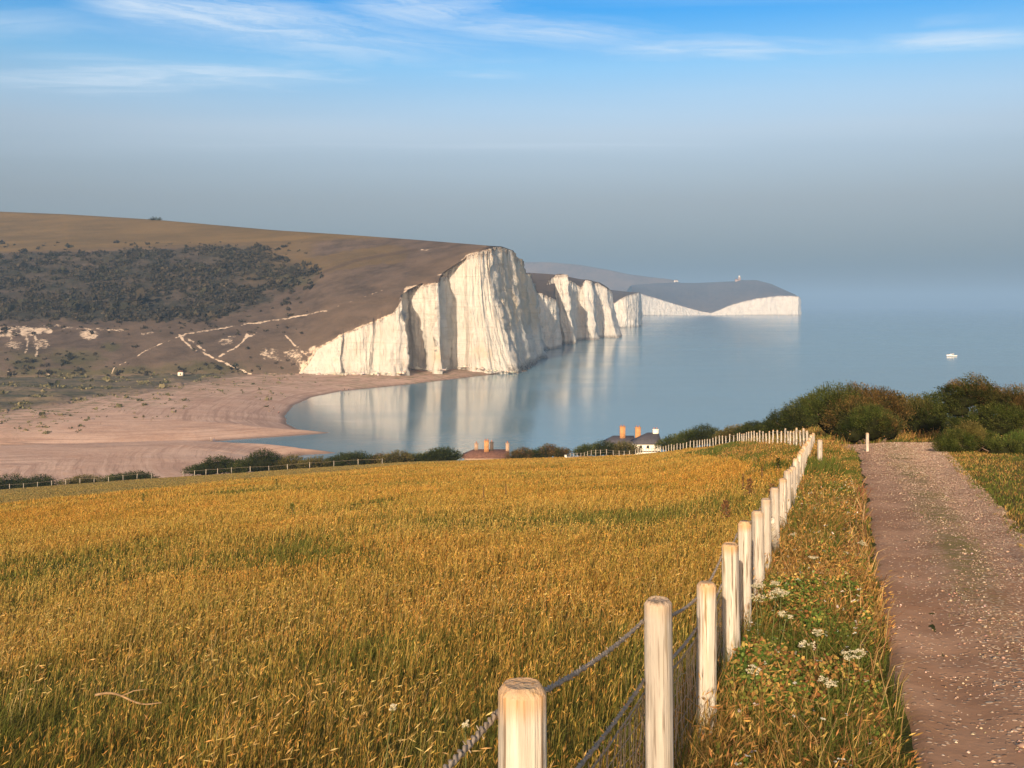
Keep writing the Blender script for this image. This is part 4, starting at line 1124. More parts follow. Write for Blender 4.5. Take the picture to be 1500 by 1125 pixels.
def shrub(px, Y, w, top, lab, pal, seed, nlobe=3, leaf=None, n=1500, name='shrub', cat='shrub', base=None, grp=None, depth=.8, squash=None):
    """a bush w photo pixels wide at distance Y whose top reaches photo row `top`"""
    x = (px - 750) / F * Y; z0 = float(Hn(x, Y)) if base is None else base
    zt = EYE - (top - HZ) / F * Y; W = w * Y / F; H = max(zt - z0, .8)
    r = np.random.default_rng(seed); lobes = []
    for i in range(nlobe):
        c = (i + .5) / nlobe - .5
        hh = H * (1 - .5 * abs(c) * 1.5) * r.uniform(.85, 1.0)
        if i == nlobe // 2: hh = H
        lobes.append((c * W * .62, r.normal(0, .10) * W * depth, hh * .5, W * (.62 / nlobe + .14), W * .36 * depth, hh * .5))
    root = empty(name, (x, Y, z0)); tag(root, lab, cat, grp)
    lf = leaf or max(.07, Y * .0011)
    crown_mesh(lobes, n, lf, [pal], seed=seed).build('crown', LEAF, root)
    stems(lobes, seed, .07).build('trunk', BARK, root)
    return root

def big_shrub(x0, Y, lobes, lab, pals, seed, n, leaf, sweep, name='shrub', cat='shrub', tier=0.0, asp=.45, spr=6):
    z0 = float(Hn(x0, Y)); root = empty(name, (x0, Y, z0)); tag(root, lab, cat)
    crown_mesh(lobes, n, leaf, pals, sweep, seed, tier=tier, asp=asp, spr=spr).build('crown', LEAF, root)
    stems(lobes, seed, .06).build('trunk', BARK, root)
    return root

def lobes_px(x0, Y, spec):
    """spec rows (px, top row, width px, height px, depth m)"""
    z0 = float(Hn(x0, Y)); L = []
    for (p, t, w, h, dy) in spec:
        s = Y / F; zt = EYE - (t - HZ) * s - z0
        L.append(((p - 750) * s - x0, dy, zt - h * s / 2, w * s / 2, w * s / 2 * .8, h * s / 2))
    return L

def build_big_bushes():
    Y = 58.0
    def X(p): return (p - 750) / F * 58.0
    Y = 84.0
    big_shrub(X(1165) * 84 / 58, Y, lobes_px(X(1165) * 84 / 58, Y, [(1160, 603, 70, 52, .3), (1185, 588, 70, 66, .6), (1140, 618, 46, 34, -.2), (1208, 578, 60, 70, .8)]),
              'dark green spreading thorn bush right behind the fence corner', [DARKG, MIDG, DARKG, MIDG], 301, 8000, .11, (-.7, 0, .45))
    Y = 58.0
    big_shrub(X(1265), Y, lobes_px(X(1265), Y, [(1235, 569, 90, 88, 1.2), (1275, 570, 100, 84, 1.6), (1310, 576, 80, 70, 1.8), (1250, 585, 80, 70, 0)]),
              'largest rounded thorn bush, brown tinged, beyond the end of the track', [MIDG, RUST, RUST, RUST], 302, 9500, .085, (-.35, 0, .6))
    big_shrub(X(1275), 54.0, lobes_px(X(1275) * 54 / 58, 54.0, [(1275, 602, 62, 52, 0), (1300, 612, 48, 40, .1), (1250, 620, 40, 34, -.1)]),
              'low olive bush in front of the largest brown tinged bush', [MIDG, RUST, DARKG], 303, 4200, .075, (-.3, 0, .6)) .location.x = X(1275) * 54 / 58
    big_shrub(X(1345), 62.0, lobes_px(X(1345) * 62 / 58, 62.0, [(1335, 583, 76, 60, .4), (1370, 580, 70, 60, .6), (1350, 600, 90, 46, -.2), (1310, 590, 50, 46, .2)]),
              'dense dark bush in the hollow between the two taller thorn bushes', [OLIVE, MIDG, DARKG, OLIVE], 304, 6500, .085, (-.5, 0, .45)).location.x = X(1345) * 62 / 58
    Y = 50.0
    big_shrub((1440 - 750) / F * Y, Y, lobes_px((1440 - 750) / F * Y, Y, [(1436, 556, 70, 48, .8), (1470, 566, 90, 52, 1.0), (1412, 572, 70, 32, .4), (1405, 590, 54, 24, .2), (1510, 572, 90, 70, 1.2), (1452, 598, 110, 50, 0), (1420, 612, 60, 40, -.2), (1545, 590, 80, 80, .6)]),
              'windswept layered thorn tree with flat tiers leaning away from the sea', [RUST, RUST, DARKG, MIDG, RUST, MIDG, DARKG, MIDG], 305, 15000, .075, (-1.1, 0, .25), 'thorn_tree', 'tree', tier=.35)
    Y = 42.0
    big_shrub((1415 - 750) / F * Y, Y, lobes_px((1415 - 750) / F * Y, Y, [(1400, 634, 54, 44, 0), (1424, 624, 44, 50, .3), (1385, 645, 34, 30, -.2), (1450, 640, 50, 36, .2)]),
              'small grey green leafy shrub at the grassy right edge of the track', [MIDG, OLIVE, MIDG, MIDG], 306, 5200, .055, (0, 0, .9))
    Y = 40.0
    big_shrub((1480 - 750) / F * Y, Y, lobes_px((1480 - 750) / F * Y, Y, [(1465, 646, 50, 38, 0), (1495, 640, 60, 44, .1), (1520, 642, 50, 46, .2)]),
              'bright green low shrub at the right end of the track verge', [MIDG, [(.09, .125, .03), (.07, .10, .024), (.12, .14, .04)], MIDG], 307, 4200, .055, (0, 0, .9))
build_big_bushes()

def build_crest_shrubs():
    S_ = [  # px, Y, w, top, label, palette, lobes, n
        (14, 236, 60, 698, 'dark low bush at the far left corner below the shingle', DARKG, 3, 1100), (60, 233, 56, 699, 'second dark low bush from the left below the shingle', DARKG, 3, 1000),
        (120, 226, 44, 700.5, 'small brown bush left of centre in the low left hedge', OLIVE, 2, 700), (166, 222, 30, 699.5, 'tiny green bush in the low left hedge', MIDG, 2, 500), (197, 219, 54, 695.5, 'flat topped dark bush at the right end of the low left hedge', DARKG, 3, 900),
        (296, 212, 44, 685, 'low dark bush at the left end of the hedge by the river mouth', DARKG, 2, 800), (322, 212, 62, 671, 'rounded brownish bush left of the tallest hedge bush', DARKG, 3, 1400), (388, 212, 66, 661.5, 'tallest dark green round bush by the river mouth', DARKG, 3, 1700),
        (352, 211, 34, 679, 'low green filler bush between the two tall round bushes', MIDG, 2, 600), (428, 211, 46, 671, 'pale green bush just right of the tallest round bush', OLIVE, 3, 1000), (466, 208, 50, 672, 'low spreading olive bush with pale blossom in the hedge', OLIVE, 3, 1000), (498, 207, 36, 668, 'dark narrow bush left of the domed bush', DARKG, 2, 800),
        (524, 206, 54, 664, 'domed dark bush with pale bare stems at its foot', DARKG, 3, 1300), (553, 206, 28, 669, 'small brown bush right of the domed bush', RUST, 2, 600), (579, 204, 36, 665, 'round olive bush standing apart above the hay', OLIVE, 2, 900), (606, 206, 30, 668, 'low straggling bush between two round bushes', MIDG, 2, 600),
        (634, 206, 34, 662, 'left half of the dark dome beside the red roofed cottages', DARKG, 2, 800), (652, 206, 42, 659.5, 'dark smooth dome of bush left of the red roofed cottages', DARKG, 3, 1100),
        (762, 216, 30, 660.5, 'small brown bush just right of the red roofed cottages', RUST, 2, 700), (780, 217, 18, 664, 'lowest tiny bush above the hay field edge', DARKG, 1, 300), (790, 216, 22, 660, 'small dark bush with a thin upright twig top', DARKG, 2, 500), (804, 215, 14, 655, 'narrow upright brown bush above the hay field', RUST, 1, 400), (820, 214, 22, 659, 'spiky brown bush near the low white wall', RUST, 2, 500),
        (856, 214, 22, 655, 'bright green bush at the left foot of the slate roof', MIDG, 2, 600), (885, 216, 46, 650, 'broad green bush in front of the slate roof', DARKG, 3, 1200), (915, 216, 40, 650.5, 'brown green bush directly below the two orange chimneys', OLIVE, 3, 1000),
        (985, 190, 34, 640, 'light green bush right of the white cottage wall', MIDG, 2, 1100), (1006, 175, 36, 634, 'mid green bush behind the far fence', MIDG, 2, 1100), (1034, 150, 62, 627, 'wide dark dome of bush behind the far fence', DARKG, 3, 1900),
        (1078, 125, 50, 627, 'brown green bush between the dome and the thorn bushes', OLIVE, 3, 1700), (1104, 108, 44, 621, 'dark bush left of the spreading thorn bush', DARKG, 3, 1700), (1128, 100, 40, 622, 'low bush tucked under the left end of the thorn bushes', DARKG, 2, 1500)]
    for i, (px, Y, w, top, lab, pal, nl, n) in enumerate(S_):
        shrub(px, Y, w * 1.08, top, lab, pal, 400 + i, nl, None, int(n * 1.6), grp='shrubs along the bottom of the field' if px < 840 else 'shrubs beyond the far fence')
    for (px, Y, w, top, lab) in [(224, 1079, 8, 319.0, 'tiny dark bush alone on the skyline of the hill'), (233, 1078, 5, 320.6, 'second smaller dark bush on the skyline of the hill')]:
        shrub(px, Y, w, top, lab, DARKG, 470 + px, 2, .5, 160, base=at(px, 323, Y)[2])
build_crest_shrubs()

def mounds(name, P, W, H, nleaf, leaf, pal, lab, cat, seed):
    r = np.random.default_rng(seed); n = len(P); k = np.repeat(np.arange(n), nleaf); m = len(k)
    d = r.standard_normal((m, 3)); d[:, 2] = np.abs(d[:, 2]); d /= np.linalg.norm(d, axis=1)[:, None]
    q = P[k] + d * np.stack([W[k] / 2, W[k] / 2, H[k]], -1) * r.uniform(.7, 1.05, m)[:, None]
    nr = d + .6 * r.standard_normal((m, 3)); nr /= np.linalg.norm(nr, axis=1)[:, None]
    ax = np.cross(nr, r.standard_normal((m, 3))); ax /= np.linalg.norm(ax, axis=1)[:, None]
    pal = np.array(pal); c = pal[r.integers(0, len(pal), n)][k] * (1 + .2 * r.standard_normal((m, 1)))
    V, Fc, C = diamond(q, nr, ax, leaf * r.uniform(.6, 1.4, m) * W[k], np.clip(c, .008, .6), .75)
    o = mesh(name, V, Fc, LEAF, cols=C); tag(o, lab, cat, kind='stuff')
def build_mounds():
    r = np.random.default_rng(5)
    X, Y, Z, s, g, px, py = (a.ravel() for a in SCRUB[0])
    dens = (s + .10 * sm(-3, 1.0, fbm(px / 40, py / 12, 0, 77, 3)) * (py > 355) * (py < 490) * (px < 450)) * np.clip(.55 + 1.5 * fbm(px / 24, py / 7, 0, 71, 4), 0, 1) + .13 * g + .006 * (py > 472) * (px < 440) * (py < 545)
    ok = (px > -260) & (px < 480); dens = dens * ok * Y ** 2 / 1e6
    i = r.choice(len(X), 8500, p=dens / dens.sum())
    P = np.stack([X[i] + r.normal(0, 2, len(i)), Y[i] + r.normal(0, 3, len(i)), Z[i] - .3], -1)
    W = r.lognormal(.95, .45, len(i)); W = np.where(py[i] > 470, W * .7, W)
    mounds('scrub', P, W, W * r.uniform(.14, .30, len(i)), 22, .5, [(.046, .042, .033), (.056, .049, .037), (.040, .038, .030), (.066, .056, .040), (.046, .046, .032)], 'dark gorse scrub spread over the upper slope of the hill', 'scrub', 6)
    n = 9000
    qx = r.uniform(-300, 470, n); qy = r.uniform(548, 632, n)
    by = np.interp(qx, [-520, 0, 60, 130, 200, 260, 300, 350, 440, 900], [630, 612, 607, 592, 583, 574, 566, 556, 549, 540])
    e = qy - by; cl = fbm(qx / 16, qy / 4, 0, 81, 3)
    ok = (e > -8) & (e < 40 - 30 * r.random(n)) & (cl > -.02) & (r.random(n) < .5) | (e < -6) & (fbm(qx / 30, qy / 5, 0, 82, 4) > .12) & (qy < 604)
    qx, qy, e = qx[ok], qy[ok], e[ok]; Yv = 46.5 * F / (qy - HZ); Xv = (qx - 750) / F * Yv
    dk = ~inside(np.stack([Xv, Yv], -1), WATER) & (dist_poly(np.stack([Xv, Yv], -1), WATER, True) > 9); qx, qy, e, Xv, Yv = qx[dk], qy[dk], e[dk], Xv[dk], Yv[dk]
    zz = np.where(e < -8, 4.2, 4.1 * (1 - np.exp(-dist_poly(np.stack([Xv, Yv], -1), WATER, True) / 22)))
    W = r.lognormal(.15, .45, len(qx)) * np.where(e < -6, 1.5, 1.0)
    mounds('shore_plants', np.stack([Xv, Yv, zz - .15], -1), W, W * .25, 14, .5, [(.15, .14, .075), (.19, .17, .095), (.12, .115, .06), (.21, .18, .10)], 'low grey green plants scattered over the back of the shingle', 'plants', 7)
build_mounds()
def build_rubble():
    r = np.random.default_rng(11); K = np.array(main, float); K = K[(K[:, 0] > 445) & (K[:, 0] < 785)]
    n = 420; t = r.uniform(0, len(K) - 1, n); px = np.interp(t, range(len(K)), K[:, 0]); Y = np.interp(t, range(len(K)), K[:, 1]) - r.exponential(3.0, n) - .5
    X = (px - 750) / F * Y + r.normal(0, 1, n); z = np.interp(t, range(len(K)), K[:, 2]); s = r.lognormal(-.45, .5, n)
    base = np.array([[1, 0, 0], [-1, 0, 0], [0, 1, 0], [0, -1, 0], [0, 0, 1.], [0, 0, -1]]); fc = np.array([[0, 2, 4], [2, 1, 4], [1, 3, 4], [3, 0, 4], [2, 0, 5], [1, 2, 5], [3, 1, 5], [0, 3, 5]])
    V = base[None] * (1 + .3 * r.standard_normal((n, 6, 3))) * s[:, None, None] * np.array([1.1, 1, .75]) + np.stack([X, Y, z - .1 + .2 * s], -1)[:, None]
    dark = (z < 1.0)[:, None]; col = np.where(dark, pick([(.16, .14, .12), (.30, .27, .23)], n), pick([(.60, .55, .48), (.50, .44, .36), (.68, .64, .57)], n, .1))
    o = mesh('rubble', V.reshape(-1, 3), (fc[None] + np.arange(n)[:, None, None] * 6).reshape(-1, 3), bpy.data.materials['pebble'], cols=np.clip(np.repeat(col, 6, 0), 0, 1))
    tag(o, 'fallen chalk blocks strewn along the foot of the tall cliff', 'rubble', kind='stuff')
build_rubble()

# ------------------------------------------------------------------ dock stalks, thistles, flowers, fallen pole
def stalk_mesh(seed, h, pal, leafy):
    acc = Acc(); r = np.random.default_rng(seed); n = 110
    z = r.beta(2.0, 1.2, n) * h; a = r.uniform(0, 6.28, n); rad = r.random(n) * (.03 + .11 * leafy) * (1.1 - z / h)
    P = np.stack([np.cos(a) * rad, np.sin(a) * rad, z], -1)
    ax = np.stack([np.cos(a) * .6, np.sin(a) * .6, .6 + 0 * a], -1); ax /= np.linalg.norm(ax, axis=1)[:, None]
    pal = np.array(pal); c = pal[r.integers(0, len(pal), n)]
    acc.add(*diamond(P, np.cross(ax, r.standard_normal((n, 3))), ax, r.uniform(.02, .045, n) * (1 + leafy), c, .6))
    return acc
def dock_plant(px, Y, h, lab, pal, leafy, seed):
    x = (px - 750) / F * Y; root = empty('dock_plant', (x, Y, float(Hn(x, Y)))); tag(root, lab, 'plant', 'tall weeds in the hay')
    stalk_mesh(seed, h * .7, pal, leafy).build('foliage', LEAF, root)
    mb = MB(); mb.tube([(0, 0, -.05), (.01, 0, h * .35), (.03, .01, h * .7)], [.012, .009, .004], 5); mb.build('stem', BARK, root)
BR = [(.17, .085, .04), (.22, .115, .05), (.12, .065, .035)]
GRN = [(.14, .15, .04), (.18, .17, .05), (.11, .12, .03)]
DK = [(708, 40, .95, 'tall dark dock stalk alone in the middle of the hay', BR, 0), (741, 42, .9, 'dark dock stalk right of the tall middle one', BR, 0),
      (1088, 30, .75, 'brown dock stalk near the far end of the near fence', BR, 0), (1098, 27, .7, 'brown dock clump left of the fence posts', BR, 1), (1063, 22, .6, 'low reddish dock in the hay left of the fence', BR, 1), (1116, 33, .7, 'brown dock stalk closest to the fence corner', BR, 0), (1131, 24, .6, 'reddish dock hard against the fence posts', BR, 1), (1140, 36, .7, 'dark weed below the far bend of the fence', DARKG, 1),
      (210, 55, 1.1, 'tall green thistle at the left of the field', GRN, 1), (428, 36, .7, 'low green weed clump left of the middle of the hay', GRN, 1), (405, 75, .9, 'small green weed high in the left hay', GRN, 1)]
for i, (px, Y, h, lab, pal, lf) in enumerate(DK): dock_plant(px, Y, h, lab, pal, lf, 500 + i)

WHITE = plain('white_petal', (.56, .50, .34), .8, .15, 40)
STEM = plain('green_stem', (.11, .12, .035), .8, .2, 20)
def umbel_parts(root, seed, h, rad):
    r = np.random.default_rng(seed); mb = MB(); fl = Acc()
    top = np.array([r.normal(0, .05), r.normal(0, .05), h])
    mb.tube([(0, 0, -.05), top * [.4, .4, .6], top], [.004, .0035, .003], 5)
    for i in range(15):
        a = r.uniform(0, 6.28); q = rad * math.sqrt(r.random()); e = top + [math.cos(a) * q, math.sin(a) * q, .045 - q * .35 + r.normal(0, .008)]
        mb.tube([top, e], .0016, 4)
        n = 16; P = e + r.normal(0, rad * .13, (n, 3)) * [1, 1, .35]
        nr = np.tile([[0, -.25, 1.0]], (n, 1)) + r.normal(0, .3, (n, 3)); nr /= np.linalg.norm(nr, axis=1)[:, None]
        ax = np.cross(nr, r.standard_normal((n, 3))); ax /= np.linalg.norm(ax, axis=1)[:, None]
        fl.add(*diamond(P, nr, ax, r.uniform(.005, .009, n), np.full((n, 3), .7), 1.0))
    mb.build('stem', STEM, root, smooth=True); fl.build('flower_head', WHITE, root)
FLP = [(1112, 7.6, .62, .06), (1128, 7.4, .66, .065), (1140, 7.8, .60, .055), (1120, 8.2, .60, .055), (1150, 8.4, .55, .05), (1135, 6.9, .62, .05)]
FL2 = [(1180, 6.6, .42, .045, 'white umbel flower by itself right of the clump at the fence'), (1195, 7.1, .40, .04, 'small white umbel in the middle of the verge'), (1110, 6.0, .45, .04, 'low white umbel nearest the third near post'), (1240, 6.3, .42, .05, 'pale umbel flower close to the left edge of the track'),
       (1262, 6.6, .36, .04, 'small pale seed head leaning over the track edge'), (1222, 5.7, .40, .05, 'pale green umbel halfway along the near verge'), (1255, 11.5, .40, .05, 'white flower tuft higher up at the track edge'), (1190, 10.5, .42, .05, 'white flower tuft high on the verge by the far posts'), (1172, 12.5, .45, .05, 'small white flower furthest up the verge')]
def flower(px, Y, h, rad, lab, grp, seed):
    x = (px - 750) / F * Y; root = empty('umbel_flower', (x, Y, float(Hn(x, Y)))); tag(root, lab, 'flower', grp); umbel_parts(root, seed, h, rad)
for i, (px, Y, h, r_) in enumerate(FLP): flower(px, Y, h, r_, 'cream umbel flower in the dense clump beside the near fence posts', 'cream umbel flowers in the clump by the fence', 600 + i)
for i, (px, Y, h, r_, lab) in enumerate(FL2): flower(px, Y, h, r_, lab, 'single umbel flowers on the verge', 620 + i)
flower(745, 5.05, .46, .045, 'single large white umbel flower in the hay left of the near fence', 'white flowers in the hay', 640)
flower(563, 5.6, .40, .02, 'small white flower in the hay, middle of three', 'white flowers in the hay', 641); flower(683, 5.3, .36, .018, 'tiny white flower in the hay near the large umbel', 'white flowers in the hay', 642)

def build_pole():
    Y = 7.6; x0, x1 = (140 - 750) / F * Y, (238 - 750) / F * (Y - .25)
    z0, z1 = float(Hn(x0, Y)) + .20, float(Hn(x1, Y - .25)) + .16
    t = np.linspace(0, 1, 14)[:, None]; p = np.array([x0, Y, z0]) * (1 - t) + np.array([x1, Y - .25, z1]) * t
    p[:, 2] += .02 * np.sin(t[:, 0] * 7) ; p[:, 1] += .02 * np.sin(t[:, 0] * 5)
    mb = MB(); mb.tube(p, .010 - .006 * t[:, 0], 8); mb.tube([p[5], p[5] + [.10, -.03, .05], p[5] + [.2, -.02, .06]], [.006, .004, .002], 6)
    o = mb.build('fallen_branch', plain('dead_wood', (.26, .17, .09), .9, .3, 14), smooth=True); tag(o, 'thin dry branch lying on the hay at the left', 'branch')
build_pole()

# ------------------------------------------------------------------ cottages
SLATE = plain('slate', (.075, .07, .08), .7, .3, 3); TILE = plain('clay_tile', (.15, .075, .055), .85, .35, 3); LIME = plain('limewash', (.80, .76, .66), .9, .08, 2)
BRICK = plain('chimney_brick', (.48, .24, .10), .9, .3, 4); POTM = plain('chimney_pot', (.34, .13, .07), .8, .2, 6); DARKB = plain('sooty_brick', (.10, .075, .06), .9, .3, 5); PALEB = plain('pale_render', (.36, .25, .18), .9, .2, 4)
GLASS = plain('window_glass', (.03, .035, .04), .1, .1, 2, .5)

def roof_part(name, x0, x1, y0, y1, ze, zr, hip0, hip1, mat, parent, over=.25):
    yc = (y0 + y1) / 2; a = [(x0 - over, y0 - over, ze), (x1 + over, y0 - over, ze), (x1 + over, y1 + over, ze), (x0 - over, y1 + over, ze), (x0 + hip0, yc, zr), (x1 - hip1, yc, zr)]
    b = [(p[0], p[1], p[2] - .18) for p in a[:4]]
    mb = MB(); mb.add(a + b, [[0, 1, 5, 4], [2, 3, 4, 5], [6, 7, 1, 0], [7, 8, 2, 1], [8, 9, 3, 2], [9, 6, 0, 3], [9, 8, 7, 6]], [[1, 2, 5], [3, 0, 4]])
    return mb.build(name, mat, parent)

def chimney(parent, x, y, z0, z1, w, d, mat, pots=2):
    mb = MB(); mb.box((x - w / 2, y - d / 2, z0), (x + w / 2, y + d / 2, z1)); mb.box((x - w / 2 - .08, y - d / 2 - .08, z1 + .002), (x + w / 2 + .08, y + d / 2 + .08, z1 + .18))
    c = mb.build('chimney', mat, parent)
    for i in range(pots):
        q = MB(); px_ = x + (i - (pots - 1) / 2) * w * .5
        q.tube([(px_, y, z1 + .185), (px_, y, z1 + .35), (px_, y, z1 + .62)], [.15, .12, .14], 8); q.build('chimney_pot', POTM, c)

def build_cottages():
    # white cottage under slate, seen end on beyond the far fence
    Y = 270.; s = Y / F; x0 = (929 - 750) * s; g = float(Hn(x0, Y)); zc = lambda py: EYE - (py - HZ) * s
    root = empty('cottage', (x0, Y, g)); tag(root, 'white walled cottage with slate roof and a white chimney beyond the far fence', 'cottage')
    X = lambda p: (p - 750) * s - x0; Zl = lambda py: zc(py) - g
    mb = MB(); mb.box((X(930), 0, -1.5), (X(968), 7, Zl(650))); mb.build('wall', LIME, root)
    rf = roof_part('roof', X(930), X(968), 0, 7, Zl(650), Zl(636), X(951) - X(930), .05, SLATE, root)
    chimney(rf, X(963), 3.6, Zl(641), Zl(632), 1.45, 1.0, LIME, 2)
    for p in (938.5, 949):
        f = MB(); f.box((X(p) - .42, -.06, Zl(657)), (X(p) + .42, .02, Zl(652))); w = f.build('window', LIME, root)
        f = MB(); f.box((X(p) - .34, -.09, Zl(656.6)), (X(p) + .34, -.062, Zl(652.4))); f.build('pane', GLASS, w)
    f = MB(); f.tube([(X(960.5), -.1, Zl(660)), (X(960.5), -.1, Zl(647))], .06, 6); f.build('drainpipe', PALEB, root)
    f = MB(); f.box((X(930) - .01, -.045, Zl(662)), (X(968), -.004, Zl(660.5))); f.build('plinth', DARKB, root)
    # slate roofed cottage with the two tall orange stacks, left of it
    Y = 276.; s = Y / F; x1 = (908 - 750) * s; g = float(Hn(x1, Y)); root = empty('cottage', (x1, Y, g))
    tag(root, 'slate roofed cottage with two tall orange brick chimneys', 'cottage')
    X = lambda p: (p - 750) * s - x1
    mb = MB(); mb.box((X(890), 0, -1.5), (X(928), 7, Zl(651) * 1.0)); mb.build('wall', LIME, root)
    rf = roof_part('roof', X(888), X(931), 0, 7, Zl(650.5), Zl(640.5), X(900) - X(888), .05, SLATE, root)
    for p in (913.5, 936.5): pass
    chimney(rf, X(913.5), 2.8, Zl(646), Zl(627.5), 1.45, 1.0, BRICK, 2)
    chimney(rf, X(936.3), 2.8, Zl(652), Zl(628.5), 1.45, 1.0, BRICK, 2)
    # red roofed row with four stacks above the hay
    Y = 255.; s = Y / F; x2 = (712 - 750) * s; g = float(Hn(x2, Y)); root = empty('cottage', (x2, Y, g))
    tag(root, 'cottage row with reddish hipped roofs and four chimneys above the hay', 'cottage')
    X = lambda p: (p - 750) * s - x2; Zl = lambda py: EYE - (py - HZ) * s - g
    mb = MB(); mb.box((X(680), 0, -1.5), (X(744), 7, Zl(670.5))); mb.build('wall', PALEB, root)
    rf = roof_part('roof', X(678), X(745), 0, 7, Zl(670), Zl(661), X(693) - X(678), .05, TILE, root)
    chimney(rf, X(697), 3.4, Zl(662), Zl(653), .9, .8, PALEB, 1); chimney(rf, X(712.3), 2.6, Zl(664), Zl(648.5), 1.15, .9, BRICK, 2)
    chimney(rf, X(720), 3.2, Zl(664), Zl(651), .85, .8, DARKB, 1); chimney(rf, X(743.3), 3.0, Zl(668), Zl(652), .9, .8, PALEB, 1)
build_cottages()

def small_house(px, py, Y, w, h, lab, mat, name='cottage', cat='cottage', g=None):
    p = at(px, py, Y); root = empty(name, p); tag(root, lab, cat)
    mb = MB(); mb.box((-w / 2, 0, -.6), (w / 2, w * .6, h)); mb.build('wall', mat, root)
    roof_part('roof', -w / 2, w / 2, 0, w * .6, h + .02, h * 1.55, w * .15, w * .15, TILE, root, w * .04)
    f = MB(); f.box((-w * .12, -.08, 0), (w * .12, -.01, h * .6)); f.build('door', DARKB, root)
small_house(990.5, 413.2, 6040, 24, 9, 'tiny white house on the far hazy ridge', LIME)
small_house(264, 549.3, 655, 3.2, 1.9, 'small white hut at the foot of the hill beside the path', LIME, 'hut', 'hut')

def build_low_wall():
    Y = 196.; s = Y / F; a = at(828.5, 671, Y); b = at(853, 673.5, Y - 6)
    root = empty('low_wall', a); tag(root, 'low white wall at the top edge of the hay field', 'wall')
    d = b - a; L = math.hypot(d[0], d[1]); rz = math.atan2(d[1], d[0]); root.rotation_euler = (0, 0, rz)
    mb = MB(); n = 8
    for i in range(n): mb.box((L * i / n, -.12, -1.2), (L * (i + 1) / n - .02, .12, .30 + d[2] * i / n))
    mb.build('wall_panel', LIME, root)
    mb = MB(); mb.box((-.15, -.17, -1.2), (.13, .17, .52)); mb.box((-.2, -.22, .522), (.18, .22, .60)); mb.build('end_pier', LIME, root)
build_low_wall()

# ------------------------------------------------------------------ lighthouse and boat
def build_lighthouse():
    p = at(1082, 412, 5590); root = empty('lighthouse', p); tag(root, 'old round lighthouse alone on the far hilltop', 'lighthouse')
    mb = MB(); mb.tube([(4, 0, -4), (4, 0, 14), (4, 0, 22)], [8.2, 7.6, 7.2], 20); mb.build('tower', PALEB, root)
    mb = MB(); mb.tube([(4, 0, 22), (4, 0, 23.2)], 8.6, 20); mb.build('gallery', LIME, root)
    mb = MB(); mb.tube([(4, 0, 23.2), (4, 0, 28)], 4.8, 16); lan = mb.build('lantern_room', LIME, root)
    mb = MB(); mb.tube([(4, 0, 28), (4, 0, 30), (4, 0, 32)], [5.6, 3.4, .4], 16); mb.build('dome', LIME, root)
    mb = MB(); mb.box((-20, -6, -4), (-3.6, 8, 9)); mb.build('house', PALEB, root)
    roof_part('roof', -20, -3.6, -6, 8, 9, 15, 3, 3, TILE, root, .6)
    for z in (6, 15):
        mb = MB(); mb.box((3, -8.6, z), (5, -7.2, z + 3)); mb.build('window', GLASS, root)
build_lighthouse()

def build_boat():
    Y = 1000.; p = at(1394, 0, Y); root = empty('motor_boat', (p[0], Y, 0), R(6)); tag(root, 'small white motor boat alone on the open sea', 'boat')
    W = plain('gelcoat', (.82, .80, .76), .35, .03, 2, .5)
    st = np.linspace(0, 1, 12); L = 10.2; V = []
    for t in st:                                   # stern to bow (bow points left)
        b = 1.55 * (1 - max(0, (t - .45) / .55) ** 2.2); sh = 1.05 + .65 * t ** 2; x = L / 2 - L * t
        V += [(x, -b, sh), (x, -b * .86, .35 + .2 * t), (x + .2 * t, 0, -.35 + .55 * t ** 3), (x, b * .86, .35 + .2 * t), (x, b, sh)]
    i = np.arange(60).reshape(12, 5); q = np.stack([i[:-1, :-1], i[1:, :-1], i[1:, 1:], i[:-1, 1:]], -1).reshape(-1, 4).tolist()
    q += [[i[k, 4], i[k + 1, 4], i[k + 1, 0], i[k, 0]] for k in range(11)]
    mb = MB(); mb.add(V, q, [[0, 1, 2], [0, 2, 3], [0, 3, 4]]); mb.build('hull', W, root, smooth=False)
    mb = MB(); mb.add([(-2.6, -1.1, 1.25), (2.0, -1.15, 1.05), (2.0, 1.15, 1.05), (-2.6, 1.1, 1.25), (-1.2, -.95, 2.35), (1.7, -1.0, 2.35), (1.7, 1.0, 2.35), (-1.2, .95, 2.35)],
                      [[0, 1, 5, 4], [1, 2, 6, 5], [2, 3, 7, 6], [3, 0, 4, 7], [4, 5, 6, 7]]); cb = mb.build('cabin', W, root)
    mb = MB(); mb.box((-.8, -1.12, 1.6), (1.5, -1.02, 2.1)); mb.build('window', GLASS, cb); mb = MB(); mb.box((-.8, 1.02, 1.6), (1.5, 1.12, 2.1)); mb.build('window', GLASS, cb)
    mb = MB(); mb.box((-1.4, -1.15, 2.36), (2.3, 1.15, 2.48)); mb.build('canopy', W, root)
    mb = MB(); mb.tube([(1.9, 0, 2.49), (2.1, 0, 4.0)], .05, 6); mb.build('mast', W, root)
    mb = MB(); mb.tube([(-5.0, 0, 2.2), (-4.4, -.6, 2.25), (-3.4, -1.1, 2.1), (-2.5, -1.3, 2.0)], .04, 5); mb.tube([(-5.0, 0, 2.2), (-4.4, .6, 2.25), (-3.4, 1.1, 2.1), (-2.5, 1.3, 2.0)], .04, 5); mb.build('bow_rail', W, root)
build_boat()

